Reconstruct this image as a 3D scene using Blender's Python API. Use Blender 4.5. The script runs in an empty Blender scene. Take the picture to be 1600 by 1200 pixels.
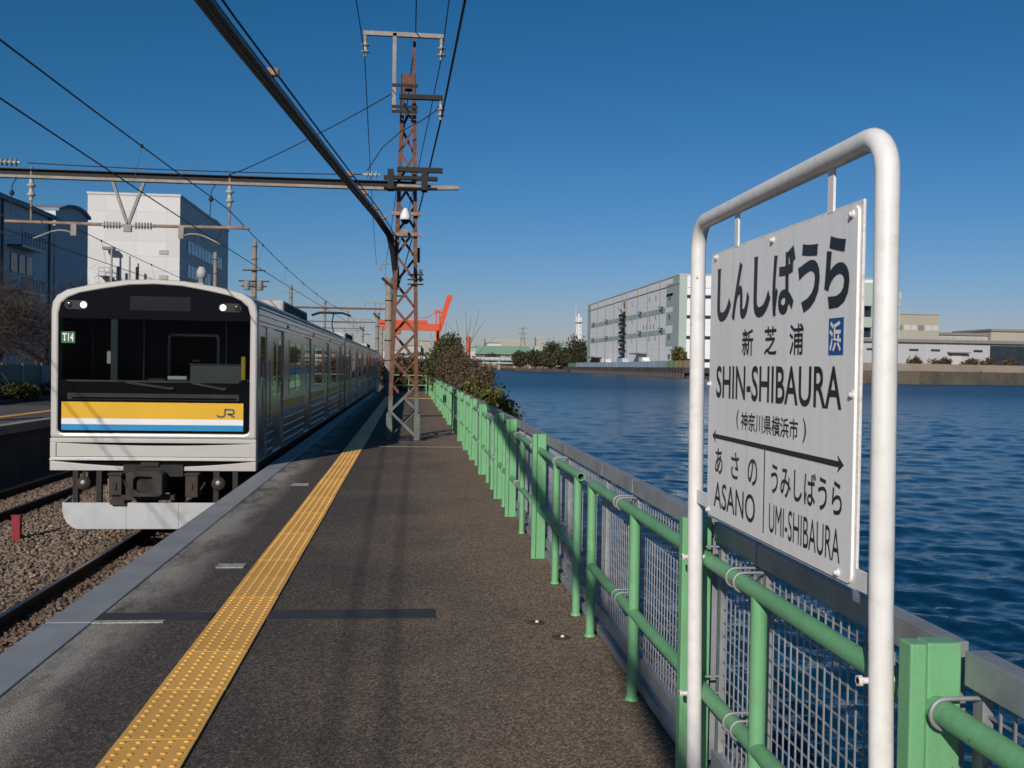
import bpy, bmesh, math, random
import numpy as np
from mathutils import Vector, Matrix
random.seed(7); rng = np.random.default_rng(7)
S = bpy.context.scene; COL = S.collection
R = math.radians
# ------------------------------------------------------------------ camera
YAW, PITCH, ROLL, EYE = .1013, .0168, .0158, 1.465
cam = bpy.data.cameras.new('camera'); co = bpy.data.objects.new('camera', cam); COL.objects.link(co)
Rx = Vector((math.cos(YAW), -math.sin(YAW), 0))
Up = Vector((math.sin(PITCH)*math.sin(YAW), math.sin(PITCH)*math.cos(YAW), math.cos(PITCH)))
Fw = Vector((math.cos(PITCH)*math.sin(YAW), math.cos(PITCH)*math.cos(YAW), -math.sin(PITCH)))
c_, s_ = math.cos(ROLL), math.sin(ROLL)
rt = Rx*c_ + Up*s_; up = Up*c_ - Rx*s_
m = Matrix((rt, up, -Fw)).transposed().to_4x4(); m.translation = (0, 0, EYE); co.matrix_world = m
cam.sensor_width = 17.3; cam.lens = 17.0; cam.clip_start = .05; cam.clip_end = 12000
cam.dof.use_dof = True; cam.dof.focus_distance = 3.6; cam.dof.aperture_fstop = 7.1
S.camera = co
S.render.resolution_x, S.render.resolution_y = 1024, 768
# ------------------------------------------------------------------ light
SUN_AZ, SUN_EL = R(22.5), R(24.5)            # the sun stands behind the camera, to the left
W = bpy.data.worlds.new('World'); S.world = W; W.use_nodes = True
wn = W.node_tree.nodes; wl = W.node_tree.links; wn.clear()
sky = wn.new('ShaderNodeTexSky'); sky.sky_type = 'NISHITA'; sky.sun_disc = False
sky.sun_elevation = SUN_EL; sky.sun_rotation = math.pi + SUN_AZ
sky.altitude = 0; sky.air_density = 1.0; sky.dust_density = .35; sky.ozone_density = 2.2
# deep winter blue: the camera's steep colour response is applied evenly to the whole sky
def W_(t, **k):
    n = wn.new('ShaderNode'+t)
    for q, v in k.items(): setattr(n, q, v)
    return n
pre = W_('VectorMath', operation='SCALE'); pre.inputs['Scale'].default_value = .0766
cap = W_('VectorMath', operation='MINIMUM'); cap.inputs[1].default_value = (.8, .8, .8)
sep = W_('SeparateXYZ'); cmb = W_('CombineXYZ')
wl.new(sky.outputs[0], pre.inputs[0]); wl.new(pre.outputs[0], cap.inputs[0]); wl.new(cap.outputs[0], sep.inputs[0])
for i, (k, p) in enumerate(((.88, 1.94), (.63, 1.16), (.96, 1.25))):
    pw = W_('Math', operation='POWER'); pw.inputs[1].default_value = p
    ml = W_('Math', operation='MULTIPLY'); ml.inputs[1].default_value = k/.0766
    wl.new(sep.outputs[i], pw.inputs[0]); wl.new(pw.outputs[0], ml.inputs[0]); wl.new(ml.outputs[0], cmb.inputs[i])
bg = wn.new('ShaderNodeBackground'); bg.inputs['Strength'].default_value = .085
wo = wn.new('ShaderNodeOutputWorld')
wl.new(cmb.outputs[0], bg.inputs['Color']); wl.new(bg.outputs[0], wo.inputs['Surface'])
sl = bpy.data.lights.new('sun', 'SUN'); sl.energy = 4.2; sl.angle = R(.5); sl.color = (1, .93, .83)
so = bpy.data.objects.new('sun', sl); COL.objects.link(so)
SD = Vector((math.sin(SUN_AZ)*math.cos(SUN_EL), math.cos(SUN_AZ)*math.cos(SUN_EL), -math.sin(SUN_EL)))
so.rotation_euler = SD.to_track_quat('-Z', 'Y').to_euler(); so.location = (-20, -50, 30)
S.view_settings.view_transform = 'Standard'; S.view_settings.look = 'None'
S.view_settings.exposure = -.15; S.view_settings.gamma = 1
S.render.engine = 'CYCLES'
# ------------------------------------------------------------------ materials
def nodes(name):
    m = bpy.data.materials.new(name); m.use_nodes = True
    nt = m.node_tree; b = nt.nodes['Principled BSDF']
    return m, nt, b
def N(nt, t, **k):
    n = nt.nodes.new('ShaderNode'+t)
    for a, v in k.items():
        if a in n.inputs.keys(): n.inputs[a].default_value = v
        else: setattr(n, a, v)
    return n
def coords(nt, scale=(1, 1, 1), kind='Object'):
    tc = N(nt, 'TexCoord'); mp = N(nt, 'Mapping'); mp.inputs['Scale'].default_value = scale
    nt.links.new(tc.outputs[kind], mp.inputs['Vector']); return mp.outputs[0]
def ramp(nt, fac, stops):
    r = N(nt, 'ValToRGB'); e = r.color_ramp.elements
    while len(e) < len(stops): e.new(.5)
    for i, (p, c) in enumerate(stops):
        e[i].position = p; e[i].color = (c, c, c, 1) if isinstance(c, (int, float)) else (*c, 1)
    nt.links.new(fac, r.inputs[0]); return r.outputs[0]
def mix(nt, fac, a, b, mode='MIX'):
    n = N(nt, 'Mix', data_type='RGBA', blend_type=mode)
    for sock, v in ((n.inputs[0], fac), (n.inputs[6], a), (n.inputs[7], b)):
        if hasattr(v, 'links'): nt.links.new(v, sock)
        elif isinstance(v, (int, float)): sock.default_value = v
        else: sock.default_value = (*v, 1)
    return n.outputs[2]
def noise(nt, vec, scale, detail=4, rough=.55):
    n = N(nt, 'TexNoise', Scale=scale, Detail=detail, Roughness=rough); nt.links.new(vec, n.inputs['Vector']); return n.outputs['Fac']
def bump(nt, b, h, strength, dist=.01):
    n = N(nt, 'Bump', Strength=strength, Distance=dist); nt.links.new(h, n.inputs['Height']); nt.links.new(n.outputs[0], b.inputs['Normal'])
def pm(name, col, rough=.6, metal=0, var=.18, vs=3, bs=0, bst=.2, bd=.005, scale=(1, 1, 1), dirt=None, dirt_amt=.5, spec=.5, chip=None, chip_at=.7, chip_s=45, streak=None):
    m, nt, b = nodes(name); v = coords(nt, scale)
    f = noise(nt, v, vs, 5)
    lo = tuple(c*(1-var) for c in col); hi = tuple(min(1, c*(1+var)) for c in col)
    c = ramp(nt, f, [(.3, lo), (.7, hi)])
    if dirt:
        d = ramp(nt, noise(nt, v, vs*2.3+1, 6, .65), [(.5, 0), (.72, dirt_amt)])
        c = mix(nt, d, c, dirt)
    if streak:
        c = mix(nt, ramp(nt, noise(nt, coords(nt, (1, 1, .06)), 26, 5, .6), [(.50, 0), (.74, .42)]), c, streak)
    if chip:
        c = mix(nt, ramp(nt, noise(nt, v, chip_s, 3, .5), [(chip_at, 0), (chip_at+.015, 1)]), c, chip)
    nt.links.new(c, b.inputs['Base Color'])
    b.inputs['Roughness'].default_value = rough; b.inputs['Metallic'].default_value = metal
    b.inputs['Specular IOR Level'].default_value = spec
    if bs: bump(nt, b, noise(nt, v, bs, 4), bst, bd)
    return m
def emit(name, col, st):
    m, nt, b = nodes(name); b.inputs['Base Color'].default_value = (*col, 1)
    b.inputs['Emission Color'].default_value = (*col, 1); b.inputs['Emission Strength'].default_value = st; return m
M = {}
M['green'] = pm('green_paint', (.15, .39, .185), .5, 0, .12, 4, 60, .3, .004, dirt=(.17, .29, .15), dirt_amt=.55, chip=(.12, .07, .045), chip_at=.735, chip_s=38, streak=(.13, .24, .13))
M['galv'] = pm('galvanised', (.30, .31, .33), .55, .35, .2, 6, 40, .1, .002, dirt=(.42, .42, .42), dirt_amt=.5, streak=(.2, .2, .21))
M['white_post'] = pm('white_post_paint', (.78, .77, .75), .4, 0, .05, 8, 40, .2, .003, dirt=(.5, .43, .37), dirt_amt=.32, chip=(.30, .27, .25), chip_at=.725, chip_s=50, streak=(.60, .56, .52))
M['board'] = pm('sign_board_white', (.88, .88, .87), .35, 0, .03, 3, streak=(.70, .68, .65))
M['board_edge'] = pm('sign_board_edge', (.72, .70, .68), .5, 0, .08, 30, dirt=(.35, .2, .12), dirt_amt=.5)
M['ink'] = pm('sign_ink', (.012, .017, .024), .32, 0, .05, 5)
M['arrow'] = pm('sign_arrow_grey', (.022, .022, .023), .45, 0, .05, 5)
M['sign_blue'] = pm('sign_blue', (.004, .09, .31), .35, 0, .05, 5)
M['bolt_white'] = pm('bolt_paint', (.7, .68, .65), .4, 0, .1, 40, dirt=(.3, .14, .06), dirt_amt=.7)
M['edge'] = pm('edge_paint_grey', (.27, .28, .295), .55, 0, .16, 2.2, 90, .25, .004, dirt=(.25, .27, .29), dirt_amt=.5)
M['patch'] = pm('asphalt_patch', (.035, .036, .039), .85, 0, .2, 6, 160, .4, .004)
M['mark'] = pm('road_marking_white', (.36, .35, .33), .85, 0, .3, 22, dirt=(.07, .065, .06), dirt_amt=1.0)
M['tile'] = pm('tactile_yellow', (.85, .455, .10), .5, 0, .08, 2.5, 120, .12, .002, dirt=(.48, .27, .08), dirt_amt=.4)
def vary(m, lo, hi):                       # each piece its own shade of the same paint
    nt = m.node_tree; b = nt.nodes['Principled BSDF']; src = b.inputs['Base Color'].links[0].from_socket
    oi = N(nt, 'ObjectInfo'); nt.links.new(mix(nt, 1.0, src, ramp(nt, oi.outputs['Random'], [(0, lo), (1, hi)]), 'MULTIPLY'), b.inputs['Base Color'])
vary(M['tile'], .86, 1.06); vary(M['edge'], .9, 1.06)
M['stone'] = None
M['rail'] = pm('rail_rust', (.035, .022, .015), .75, .2, .4, 12, 60, .3, .003)
M['rail_top'] = pm('rail_steel', (.16, .17, .19), .33, .9, .2, 15)
M['sleeper'] = pm('sleeper_wood', (.06, .05, .042), .9, 0, .3, 8, 40, .4, .01)
M['concrete'] = pm('concrete', (.29, .275, .25), .9, 0, .2, 2, 30, .3, .01, dirt=(.14, .12, .10), dirt_amt=.5)
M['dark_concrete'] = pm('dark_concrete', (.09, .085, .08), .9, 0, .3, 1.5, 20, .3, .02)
M['pole'] = pm('pole_concrete', (.27, .23, .19), .9, 0, .15, 3, 40, .2, .01)
M['body'] = pm('train_white', (.47, .458, .435), .38, .1, .05, 1.5, dirt=(.42, .37, .32), dirt_amt=.22)
M['plow'] = pm('plow_grey', (.42, .44, .45), .5, 0, .08, 2, dirt=(.28, .26, .23), dirt_amt=.4)
M['black'] = pm('mask_black', (.004, .005, .006), .14, 0, .1, 3, spec=.1)
M['dark'] = pm('underframe_dark', (.018, .016, .015), .8, 0, .3, 5)
M['brown'] = pm('coupler_brown', (.042, .033, .028), .8, .1, .3, 9)
M['st_yel'] = pm('stripe_yellow', (.66, .37, .001), .45, 0, .03, 2)
M['st_blue'] = pm('stripe_blue', (.001, .22, .47), .45, 0, .03, 2)
M['st_white'] = pm('stripe_white', (.75, .75, .74), .35, 0, .03, 2)
M['roof'] = pm('train_roof', (.42, .41, .40), .8, 0, .15, 3, dirt=(.2, .19, .18), dirt_amt=.5)
M['logo'] = pm('logo_grey', (.09, .09, .09), .4, 0, .05, 3)
M['numgreen'] = pm('number_green', (.0, .12, .03), .4, 0, .03, 3)
M['cab'] = pm('cab_interior', (.06, .066, .068), .7, 0, .1, 3)
M['cab_light'] = pm('cab_desk', (.13, .14, .135), .6, 0, .1, 3)
M['cab_yellow'] = pm('cab_yellow', (.75, .45, .03), .5, 0, .05, 3)
M['white_thing'] = pm('paper_white', (.75, .75, .70), .6, 0, .05, 3)
M['lamp'] = emit('headlight_lit', (1, .90, .70), 2.2)
M['lamp_off'] = pm('lamp_off', (.03, .03, .03), .1, 0, .1, 3)
M['pod'] = pm('lamp_pod', (.03, .033, .033), .35, 0, .1, 3, spec=.2)
M['dest'] = pm('destination_screen', (.011, .013, .013), .3, 0, .1, 3, spec=.12)
M['wire'] = pm('wire_dark', (.012, .013, .016), .6, .2, .1, 3)
M['cable'] = pm('cable_black', (.012, .014, .018), .45, 0, .2, 6)
M['rustpipe'] = pm('rusty_pipe', (.26, .17, .12), .8, 0, .35, 8, dirt=(.35, .33, .3), dirt_amt=.6)
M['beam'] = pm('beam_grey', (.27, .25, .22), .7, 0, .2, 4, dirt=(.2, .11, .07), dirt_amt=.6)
M['porcelain'] = pm('porcelain', (.36, .37, .36), .3, 0, .15, 9, dirt=(.2, .14, .1), dirt_amt=.5)
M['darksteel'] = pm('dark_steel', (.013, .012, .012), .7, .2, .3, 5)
M['red'] = pm('marker_red', (.22, .006, .018), .6, 0, .15, 6)
M['orange'] = pm('crane_orange', (.58, .070, .012), .5, 0, .1, .2)
M['wh_white'] = pm('warehouse_white', (.50, .50, .49), .7, 0, .05, .05)
M['wh_green'] = pm('warehouse_green', (.37, .44, .40), .7, 0, .05, .05)
M['win'] = pm('window_dark', (.025, .035, .045), .15, 0, .3, .3)
M['winblue'] = pm('window_blue', (.09, .14, .20), .15, 0, .3, .3)
M['joint'] = pm('joint_dark', (.14, .13, .125), .8, 0, .1, .5)
M['bl_panel'] = pm('hoarding_blue', (.34, .43, .52), .7, 0, .15, .05)
M['gn_panel'] = pm('hoarding_green', (.22, .33, .17), .7, 0, .15, .05)
M['yl_panel'] = pm('hoarding_yellow', (.40, .31, .15), .7, 0, .2, .05)
M['seawall'] = pm('seawall_concrete', (.30, .245, .195), .9, 0, .22, .08, scale=(1, 1, .35), dirt=(.19, .15, .12), dirt_amt=.35)
M['quay'] = pm('quay_dark', (.085, .07, .062), .9, 0, .3, .1)
M['low_wh'] = pm('low_warehouse', (.42, .43, .44), .7, 0, .05, .05)
M['beige'] = pm('beige_wall', (.37, .35, .29), .8, 0, .06, .05)
M['roofgrey'] = pm('roof_grey', (.21, .20, .19), .7, 0, .1, .1)
M['grn_roof'] = pm('green_roof', (.17, .30, .22), .7, 0, .08, .05)
M['bare_earth'] = pm('bare_earth', (.17, .105, .07), .95, 0, .35, .4, 6, .5, .05, dirt=(.1, .09, .05), dirt_amt=.6)
M['soil'] = pm('ground_soil', (.10, .085, .065), .95, 0, .3, .2, dirt=(.06, .07, .03), dirt_amt=.6)
M['stackwhite'] = pm('stack_white', (.7, .7, .7), .6, 0, .03, .1)
M['bark'] = pm('bark', (.075, .052, .04), .95, 0, .3, 6, 30, .5, .01)
M['leftblue'] = pm('shed_blue_grey', (.155, .205, .26), .6, .1, .07, .3)
M['lime'] = pm('glint_plate', (.12, .125, .10), .7, 0, .15, 3)

def leafmat(name, cols, rough=.65):
    m, nt, b = nodes(name); g = N(nt, 'NewGeometry')
    n = len(cols); c = ramp(nt, g.outputs['Random Per Island'], [(i/max(1, n-1), k) for i, k in enumerate(cols)])
    nt.links.new(c, b.inputs['Base Color']); b.inputs['Roughness'].default_value = rough
    b.inputs['Specular IOR Level'].default_value = .3
    return m
M['leaf_brown'] = leafmat('leaf_brown', [(.04, .030, .016), (.10, .064, .036), (.06, .055, .024), (.14, .088, .054), (.085, .075, .03), (.12, .066, .058)])
M['leaf_green'] = leafmat('leaf_green', [(.022, .034, .012), (.05, .06, .02), (.075, .075, .022), (.035, .05, .018)])
M['leaf_olive'] = leafmat('leaf_olive', [(.035, .042, .014), (.075, .072, .02), (.19, .15, .02), (.05, .055, .018), (.09, .075, .03)])
M['leaf_far'] = leafmat('leaf_far', [(.026, .034, .018), (.05, .052, .026), (.07, .058, .035), (.036, .046, .022)])
M['twig'] = leafmat('twig', [(.035, .025, .02), (.06, .043, .034), (.048, .035, .028)])

def mk_asphalt():
    m, nt, b = nodes('asphalt'); v = coords(nt)
    sx = N(nt, 'SeparateXYZ'); nt.links.new(v, sx.inputs[0])
    big = noise(nt, v, .8, 5)
    side = N(nt, 'MapRange'); side.inputs[1].default_value = -1.0; side.inputs[2].default_value = .75
    nt.links.new(sx.outputs[0], side.inputs[0])
    ad = N(nt, 'Math', operation='ADD'); sub = N(nt, 'Math', operation='MULTIPLY_ADD'); sub.inputs[1].default_value = 1.3; sub.inputs[2].default_value = -.65
    nt.links.new(big, sub.inputs[0]); nt.links.new(side.outputs[0], ad.inputs[0]); nt.links.new(sub.outputs[0], ad.inputs[1])
    c = ramp(nt, ad.outputs[0], [(.1, (.086, .071, .061)), (.5, (.135, .104, .080)), (1.0, (.215, .158, .113))])
    # aggregate
    vo = N(nt, 'TexVoronoi', Scale=110.0); nt.links.new(v, vo.inputs['Vector'])
    gr = ramp(nt, vo.outputs['Color'], [(0, .30), (.5, .85), (1, 2.1)])
    c = mix(nt, 1.0, c, gr, 'MULTIPLY')
    vo2 = N(nt, 'TexVoronoi', Scale=48.0); nt.links.new(v, vo2.inputs['Vector'])
    ch = N(nt, 'SeparateColor'); nt.links.new(vo2.outputs['Color'], ch.inputs[0])
    chip = ramp(nt, ch.outputs[0], [(.88, 0), (.95, .7)])
    dchip = ramp(nt, vo2.outputs['Distance'], [(.25, 1), (.5, 0)])
    c = mix(nt, mix(nt, 1.0, chip, dchip, 'MULTIPLY'), c, (.24, .20, .165))
    # dark oily patches and pale scuffs
    c = mix(nt, ramp(nt, noise(nt, coords(nt, (1, .55, 1)), 1.7, 6, .6), [(.54, 0), (.78, .5)]), c, (.045, .040, .038))
    c = mix(nt, ramp(nt, noise(nt, coords(nt, (3, .9, 1)), 3.1, 7, .7), [(.66, 0), (.78, .4)]), c, (.20, .19, .18))
    # weathered pale band along the coping
    ed = N(nt, 'MapRange'); ed.inputs[1].default_value = -1.62; ed.inputs[2].default_value = -1.34; ed.inputs[3].default_value = 1; ed.inputs[4].default_value = 0
    nt.links.new(sx.outputs[0], ed.inputs[0])
    n2 = noise(nt, coords(nt, (1, .35, 1)), 2.6, 8, .68)
    e2 = N(nt, 'Math', operation='MULTIPLY'); nt.links.new(ed.outputs[0], e2.inputs[0]); nt.links.new(ramp(nt, n2, [(.38, .12), (.54, 1.25)]), e2.inputs[1])
    fine = ramp(nt, noise(nt, v, 55, 5, .7), [(.3, .35), (.65, 1)])
    e3 = N(nt, 'Math', operation='MULTIPLY'); nt.links.new(e2.outputs[0], e3.inputs[0]); nt.links.new(fine, e3.inputs[1])
    c = mix(nt, e3.outputs[0], c, (.34, .315, .275))
    nt.links.new(c, b.inputs['Base Color']); b.inputs['Roughness'].default_value = .86; b.inputs['Specular IOR Level'].default_value = .3
    bump(nt, b, vo.outputs['Distance'], .55, .006)
    return m
M['asphalt'] = mk_asphalt()
def mk_steel():
    m, nt, b = nodes('stainless'); v = coords(nt, (1, .15, 6))
    f = noise(nt, v, 6, 4); c = ramp(nt, f, [(.3, (.20, .205, .21)), (.7, (.26, .265, .27))])
    nt.links.new(c, b.inputs['Base Color']); b.inputs['Metallic'].default_value = .88
    nt.links.new(ramp(nt, noise(nt, v, 9), [(.3, .16), (.7, .26)]), b.inputs['Roughness'])
    return m
M['steel'] = mk_steel()
def mk_glass(name, tint, op):
    m, nt, b = nodes(name); nt.nodes.remove(b)
    out = nt.nodes['Material Output']
    tr = N(nt, 'BsdfTransparent'); tr.inputs[0].default_value = (*tint, 1)
    gl = N(nt, 'BsdfGlossy', Roughness=.02); gl.inputs[0].default_value = (.9, .9, .9, 1)
    fr = N(nt, 'Fresnel', IOR=1.11); mx = N(nt, 'MixShader')
    nt.links.new(fr.outputs[0], mx.inputs[0]); nt.links.new(tr.outputs[0], mx.inputs[1]); nt.links.new(gl.outputs[0], mx.inputs[2])
    nt.links.new(mx.outputs[0], out.inputs[0]); return m
M['glass'] = mk_glass('cab_glass', (.66, .70, .70), 1)
def mk_darkglass():
    m, nt, b = nodes('window_glass'); b.inputs['Base Color'].default_value = (.010, .013, .016, 1)
    b.inputs['Roughness'].default_value = .03; b.inputs['IOR'].default_value = 1.7; return m
M['dglass'] = mk_darkglass()
def mk_water():
    m, nt, b = nodes('sea_water'); b.inputs['Base Color'].default_value = (.002, .030, .068, 1)
    b.inputs['IOR'].default_value = 1.33
    ln = N(nt, 'VectorMath', operation='LENGTH'); nt.links.new(coords(nt), ln.inputs[0])
    mr = N(nt, 'MapRange'); mr.inputs[1].default_value = 8; mr.inputs[2].default_value = 200; mr.inputs[3].default_value = .06; mr.inputs[4].default_value = .35
    nt.links.new(ln.outputs['Value'], mr.inputs[0]); nt.links.new(mr.outputs[0], b.inputs['Roughness'])   # ripples too small for the mesh
    bump(nt, b, noise(nt, coords(nt, (.6, 1.2, 1)), 7, 4, .6), .5, .03)
    return m
M['water'] = mk_water()
def mk_rust():
    m, nt, b = nodes('mast_paint_and_rust'); v = coords(nt)
    sx = N(nt, 'SeparateXYZ'); nt.links.new(v, sx.inputs[0])
    n1 = noise(nt, v, 3.5, 6, .65)
    h = N(nt, 'MapRange'); h.inputs[1].default_value = .5; h.inputs[2].default_value = 1.9; nt.links.new(sx.outputs[2], h.inputs[0])
    ad = N(nt, 'Math', operation='MULTIPLY_ADD'); ad.inputs[1].default_value = .9; nt.links.new(n1, ad.inputs[0]); nt.links.new(h.outputs[0], ad.inputs[2])
    fac = ramp(nt, ad.outputs[0], [(.62, 0), (.80, 1)])
    ru = ramp(nt, noise(nt, v, 9, 6, .7), [(.3, (.075, .034, .022)), (.55, (.15, .062, .036)), (.75, (.23, .115, .07))])
    gr = ramp(nt, noise(nt, v, 5, 5), [(.3, (.085, .11, .108)), (.7, (.165, .18, .165))])
    c = mix(nt, fac, gr, ru)
    nt.links.new(c, b.inputs['Base Color']); b.inputs['Roughness'].default_value = .8
    bump(nt, b, noise(nt, v, 40, 4), .3, .004); return m
M['rust'] = mk_rust()
def mk_stone():
    m, nt, b = nodes('ballast_stone'); g = N(nt, 'NewGeometry')
    c = ramp(nt, g.outputs['Random Per Island'], [(0, (.11, .08, .06)), (.3, (.20, .15, .115)), (.55, (.27, .21, .165)), (.8, (.20, .12, .075)), (1, (.36, .31, .26))])
    v = coords(nt); c = mix(nt, ramp(nt, noise(nt, v, 40, 4), [(.35, .35), (.65, 0)]), c, (.10, .065, .045))
    sp = N(nt, 'SeparateXYZ'); nt.links.new(v, sp.inputs[0])
    for xr in (-4.03, -2.97, -7.83, -6.77):            # rust and brake dust beside the rails
        d = N(nt, 'Math', operation='ADD'); d.inputs[1].default_value = -xr; nt.links.new(sp.outputs[0], d.inputs[0])
        ab = N(nt, 'Math', operation='ABSOLUTE'); nt.links.new(d.outputs[0], ab.inputs[0])
        c = mix(nt, ramp(nt, ab.outputs[0], [(.06, .75), (.55, 0)]), c, (.10, .058, .036))
    nt.links.new(c, b.inputs['Base Color']); b.inputs['Roughness'].default_value = .9; return m
M['stone'] = mk_stone()
def mk_bed():
    m, nt, b = nodes('track_bed'); v = coords(nt)
    vo = N(nt, 'TexVoronoi', Scale=16.0); nt.links.new(v, vo.inputs['Vector'])
    ch = N(nt, 'SeparateColor'); nt.links.new(vo.outputs['Color'], ch.inputs[0])
    c = ramp(nt, ch.outputs[0], [(0, (.08, .06, .048)), (.6, (.17, .135, .11)), (1, (.28, .24, .21))])
    c = mix(nt, ramp(nt, vo.outputs['Distance'], [(.25, 0), (.6, .8)]), c, (.04, .03, .025))
    nt.links.new(c, b.inputs['Base Color']); b.inputs['Roughness'].default_value = .95
    bump(nt, b, vo.outputs['Distance'], .8, .03); return m
M['bed'] = mk_bed()
def mk_panelwall(name, col, sx, sz, mort, var=.06):
    m, nt, b = nodes(name); v = coords(nt)
    sp = N(nt, 'SeparateXYZ'); nt.links.new(v, sp.inputs[0])
    ad = N(nt, 'Math', operation='ADD'); nt.links.new(sp.outputs[0], ad.inputs[0]); nt.links.new(sp.outputs[1], ad.inputs[1])
    cb = N(nt, 'CombineXYZ'); nt.links.new(ad.outputs[0], cb.inputs[0]); nt.links.new(sp.outputs[2], cb.inputs[1])
    br = N(nt, 'TexBrick', Scale=1.0); br.offset = 0; br.inputs['Brick Width'].default_value = sx; br.inputs['Row Height'].default_value = sz
    br.inputs['Mortar Size'].default_value = mort
    br.inputs['Color1'].default_value = (*[c*(1-var) for c in col], 1); br.inputs['Color2'].default_value = (*[c*(1+var) for c in col], 1)
    br.inputs['Mortar'].default_value = (*[c*.82 for c in col], 1)
    nt.links.new(cb.outputs[0], br.inputs['Vector'])
    c = mix(nt, ramp(nt, noise(nt, coords(nt, (1, 1, .12)), .6, 5), [(.55, 0), (.8, .15)]), br.outputs['Color'], tuple(k*.6 for k in col))
    nt.links.new(c, b.inputs['Base Color']); b.inputs['Roughness'].default_value = .65; return m
M['bldwhite'] = mk_panelwall('clad_white', (.57, .565, .56), 3.4, 1.7, .03)
M['shedclad'] = mk_panelwall('clad_shed', (.50, .56, .62), 1.2, 8, .03, .03)
M['whclad'] = mk_panelwall('clad_warehouse', (.80, .805, .81), 400, 3.2, .1, .0)

# ------------------------------------------------------------------ mesh builder
class MB:
    def __init__(s): s.v = []; s.f = []; s.sm = []
    def add(s, vs, fs, smooth=False):
        o = len(s.v); s.v += [tuple(p) for p in vs]
        for q in fs: s.f.append(tuple(i+o for i in q)); s.sm.append(smooth)
        return s
    def bx(s, x0, x1, y0, y1, z0, z1):
        return s.add([(x0, y0, z0), (x1, y0, z0), (x1, y1, z0), (x0, y1, z0), (x0, y0, z1), (x1, y0, z1), (x1, y1, z1), (x0, y1, z1)],
                     [(0, 3, 2, 1), (4, 5, 6, 7), (0, 1, 5, 4), (1, 2, 6, 5), (2, 3, 7, 6), (3, 0, 4, 7)])
    def bar(s, a, b, w, h, upv=(0, 0, 1)):
        a, b = Vector(a), Vector(b); d = (b-a).normalized(); u = Vector(upv)
        if abs(d.dot(u)) > .98: u = Vector((0, 1, 0))
        r = d.cross(u).normalized(); u = r.cross(d)
        vs = []
        for p in (a, b):
            for i, j in ((-1, -1), (1, -1), (1, 1), (-1, 1)): vs.append(p + r*(w/2*i) + u*(h/2*j))
        return s.add(vs, [(3, 2, 1, 0), (4, 5, 6, 7), (0, 1, 5, 4), (1, 2, 6, 5), (2, 3, 7, 6), (3, 0, 4, 7)])
    def tube(s, pts, r, n=8, caps=True, r1=None):
        P = [Vector(p) for p in pts]; k = len(P); vs = []; u = None
        for i, p in enumerate(P):
            t = (P[min(i+1, k-1)] - P[max(i-1, 0)]).normalized()
            if u is None:
                u = t.orthogonal().normalized()
            u = (u - t*u.dot(t)).normalized(); w = t.cross(u)
            rr = r if r1 is None else r + (r1-r)*i/(k-1)
            for j in range(n):
                a = 2*math.pi*j/n; vs.append(p + (u*math.cos(a) + w*math.sin(a))*rr)
        fs = [(i*n+j, i*n+(j+1) % n, (i+1)*n+(j+1) % n, (i+1)*n+j) for i in range(k-1) for j in range(n)]
        s.add(vs, fs, n > 4)
        if caps: s.add(vs[:n], [tuple(range(n-1, -1, -1))]); s.add(vs[-n:], [tuple(range(n))])
        return s
    def lathe(s, prof, c=(0, 0, 0), axis=(0, 0, 1), n=12):
        ax = Vector(axis).normalized(); u = ax.orthogonal().normalized(); w = ax.cross(u); c = Vector(c); vs = []
        for r, z in prof:
            for j in range(n):
                a = 2*math.pi*j/n; vs.append(c + ax*z + (u*math.cos(a)+w*math.sin(a))*max(r, 1e-4))
        k = len(prof)
        s.add(vs, [(i*n+j, i*n+(j+1) % n, (i+1)*n+(j+1) % n, (i+1)*n+j) for i in range(k-1) for j in range(n)], True)
        s.add(vs[:n], [tuple(range(n-1, -1, -1))]); s.add(vs[-n:], [tuple(range(n))]); return s
    def prism(s, poly, f, d0, d1):
        # poly: 2D outline, f(a, b, d) -> 3D
        n = len(poly); vs = [f(a, b, d0) for a, b in poly] + [f(a, b, d1) for a, b in poly]
        fs = [tuple(range(n)), tuple(range(2*n-1, n-1, -1))] + [(i, i+n, (i+1) % n+n, (i+1) % n) for i in range(n)]
        return s.add(vs, fs)
    def ring(s, outer, inner, f, d0, d1):
        n = len(outer); vs = [f(*p, d0) for p in outer]+[f(*p, d0) for p in inner]+[f(*p, d1) for p in outer]+[f(*p, d1) for p in inner]
        fs = []
        for i in range(n):
            j = (i+1) % n
            fs += [(i, j, n+j, n+i), (2*n+j, 2*n+i, 3*n+i, 3*n+j), (i, 2*n+i, 2*n+j, j), (n+i, n+j, 3*n+j, 3*n+i)]
        return s.add(vs, fs)
    def build(s, name, mat, parent=None, bevel=0, fix=False):
        me = bpy.data.meshes.new(name); me.from_pydata(s.v, [], s.f)
        me.polygons.foreach_set('use_smooth', s.sm); me.materials.append(mat)
        if fix:
            bm = bmesh.new(); bm.from_mesh(me); bmesh.ops.recalc_face_normals(bm, faces=bm.faces); bm.to_mesh(me); bm.free()
        return link(name, me, parent, bevel)
def link(name, me, parent=None, bevel=0):
    o = bpy.data.objects.new(name, me); COL.objects.link(o)
    if parent is not None:
        o.parent = parent
        if parent.get('_at') is not None:
            a = Vector(parent['_at']); o.location = -a
    if bevel:
        b = o.modifiers.new('bevel', 'BEVEL'); b.width = bevel; b.segments = 2; b.limit_method = 'ANGLE'; b.angle_limit = R(40)
    return o
def tag(o, label=None, cat=None, group=None, kind=None):
    for k, v in (('label', label), ('category', cat), ('group', group), ('kind', kind)):
        if v: o[k] = v
    return o
EMP = []
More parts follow.
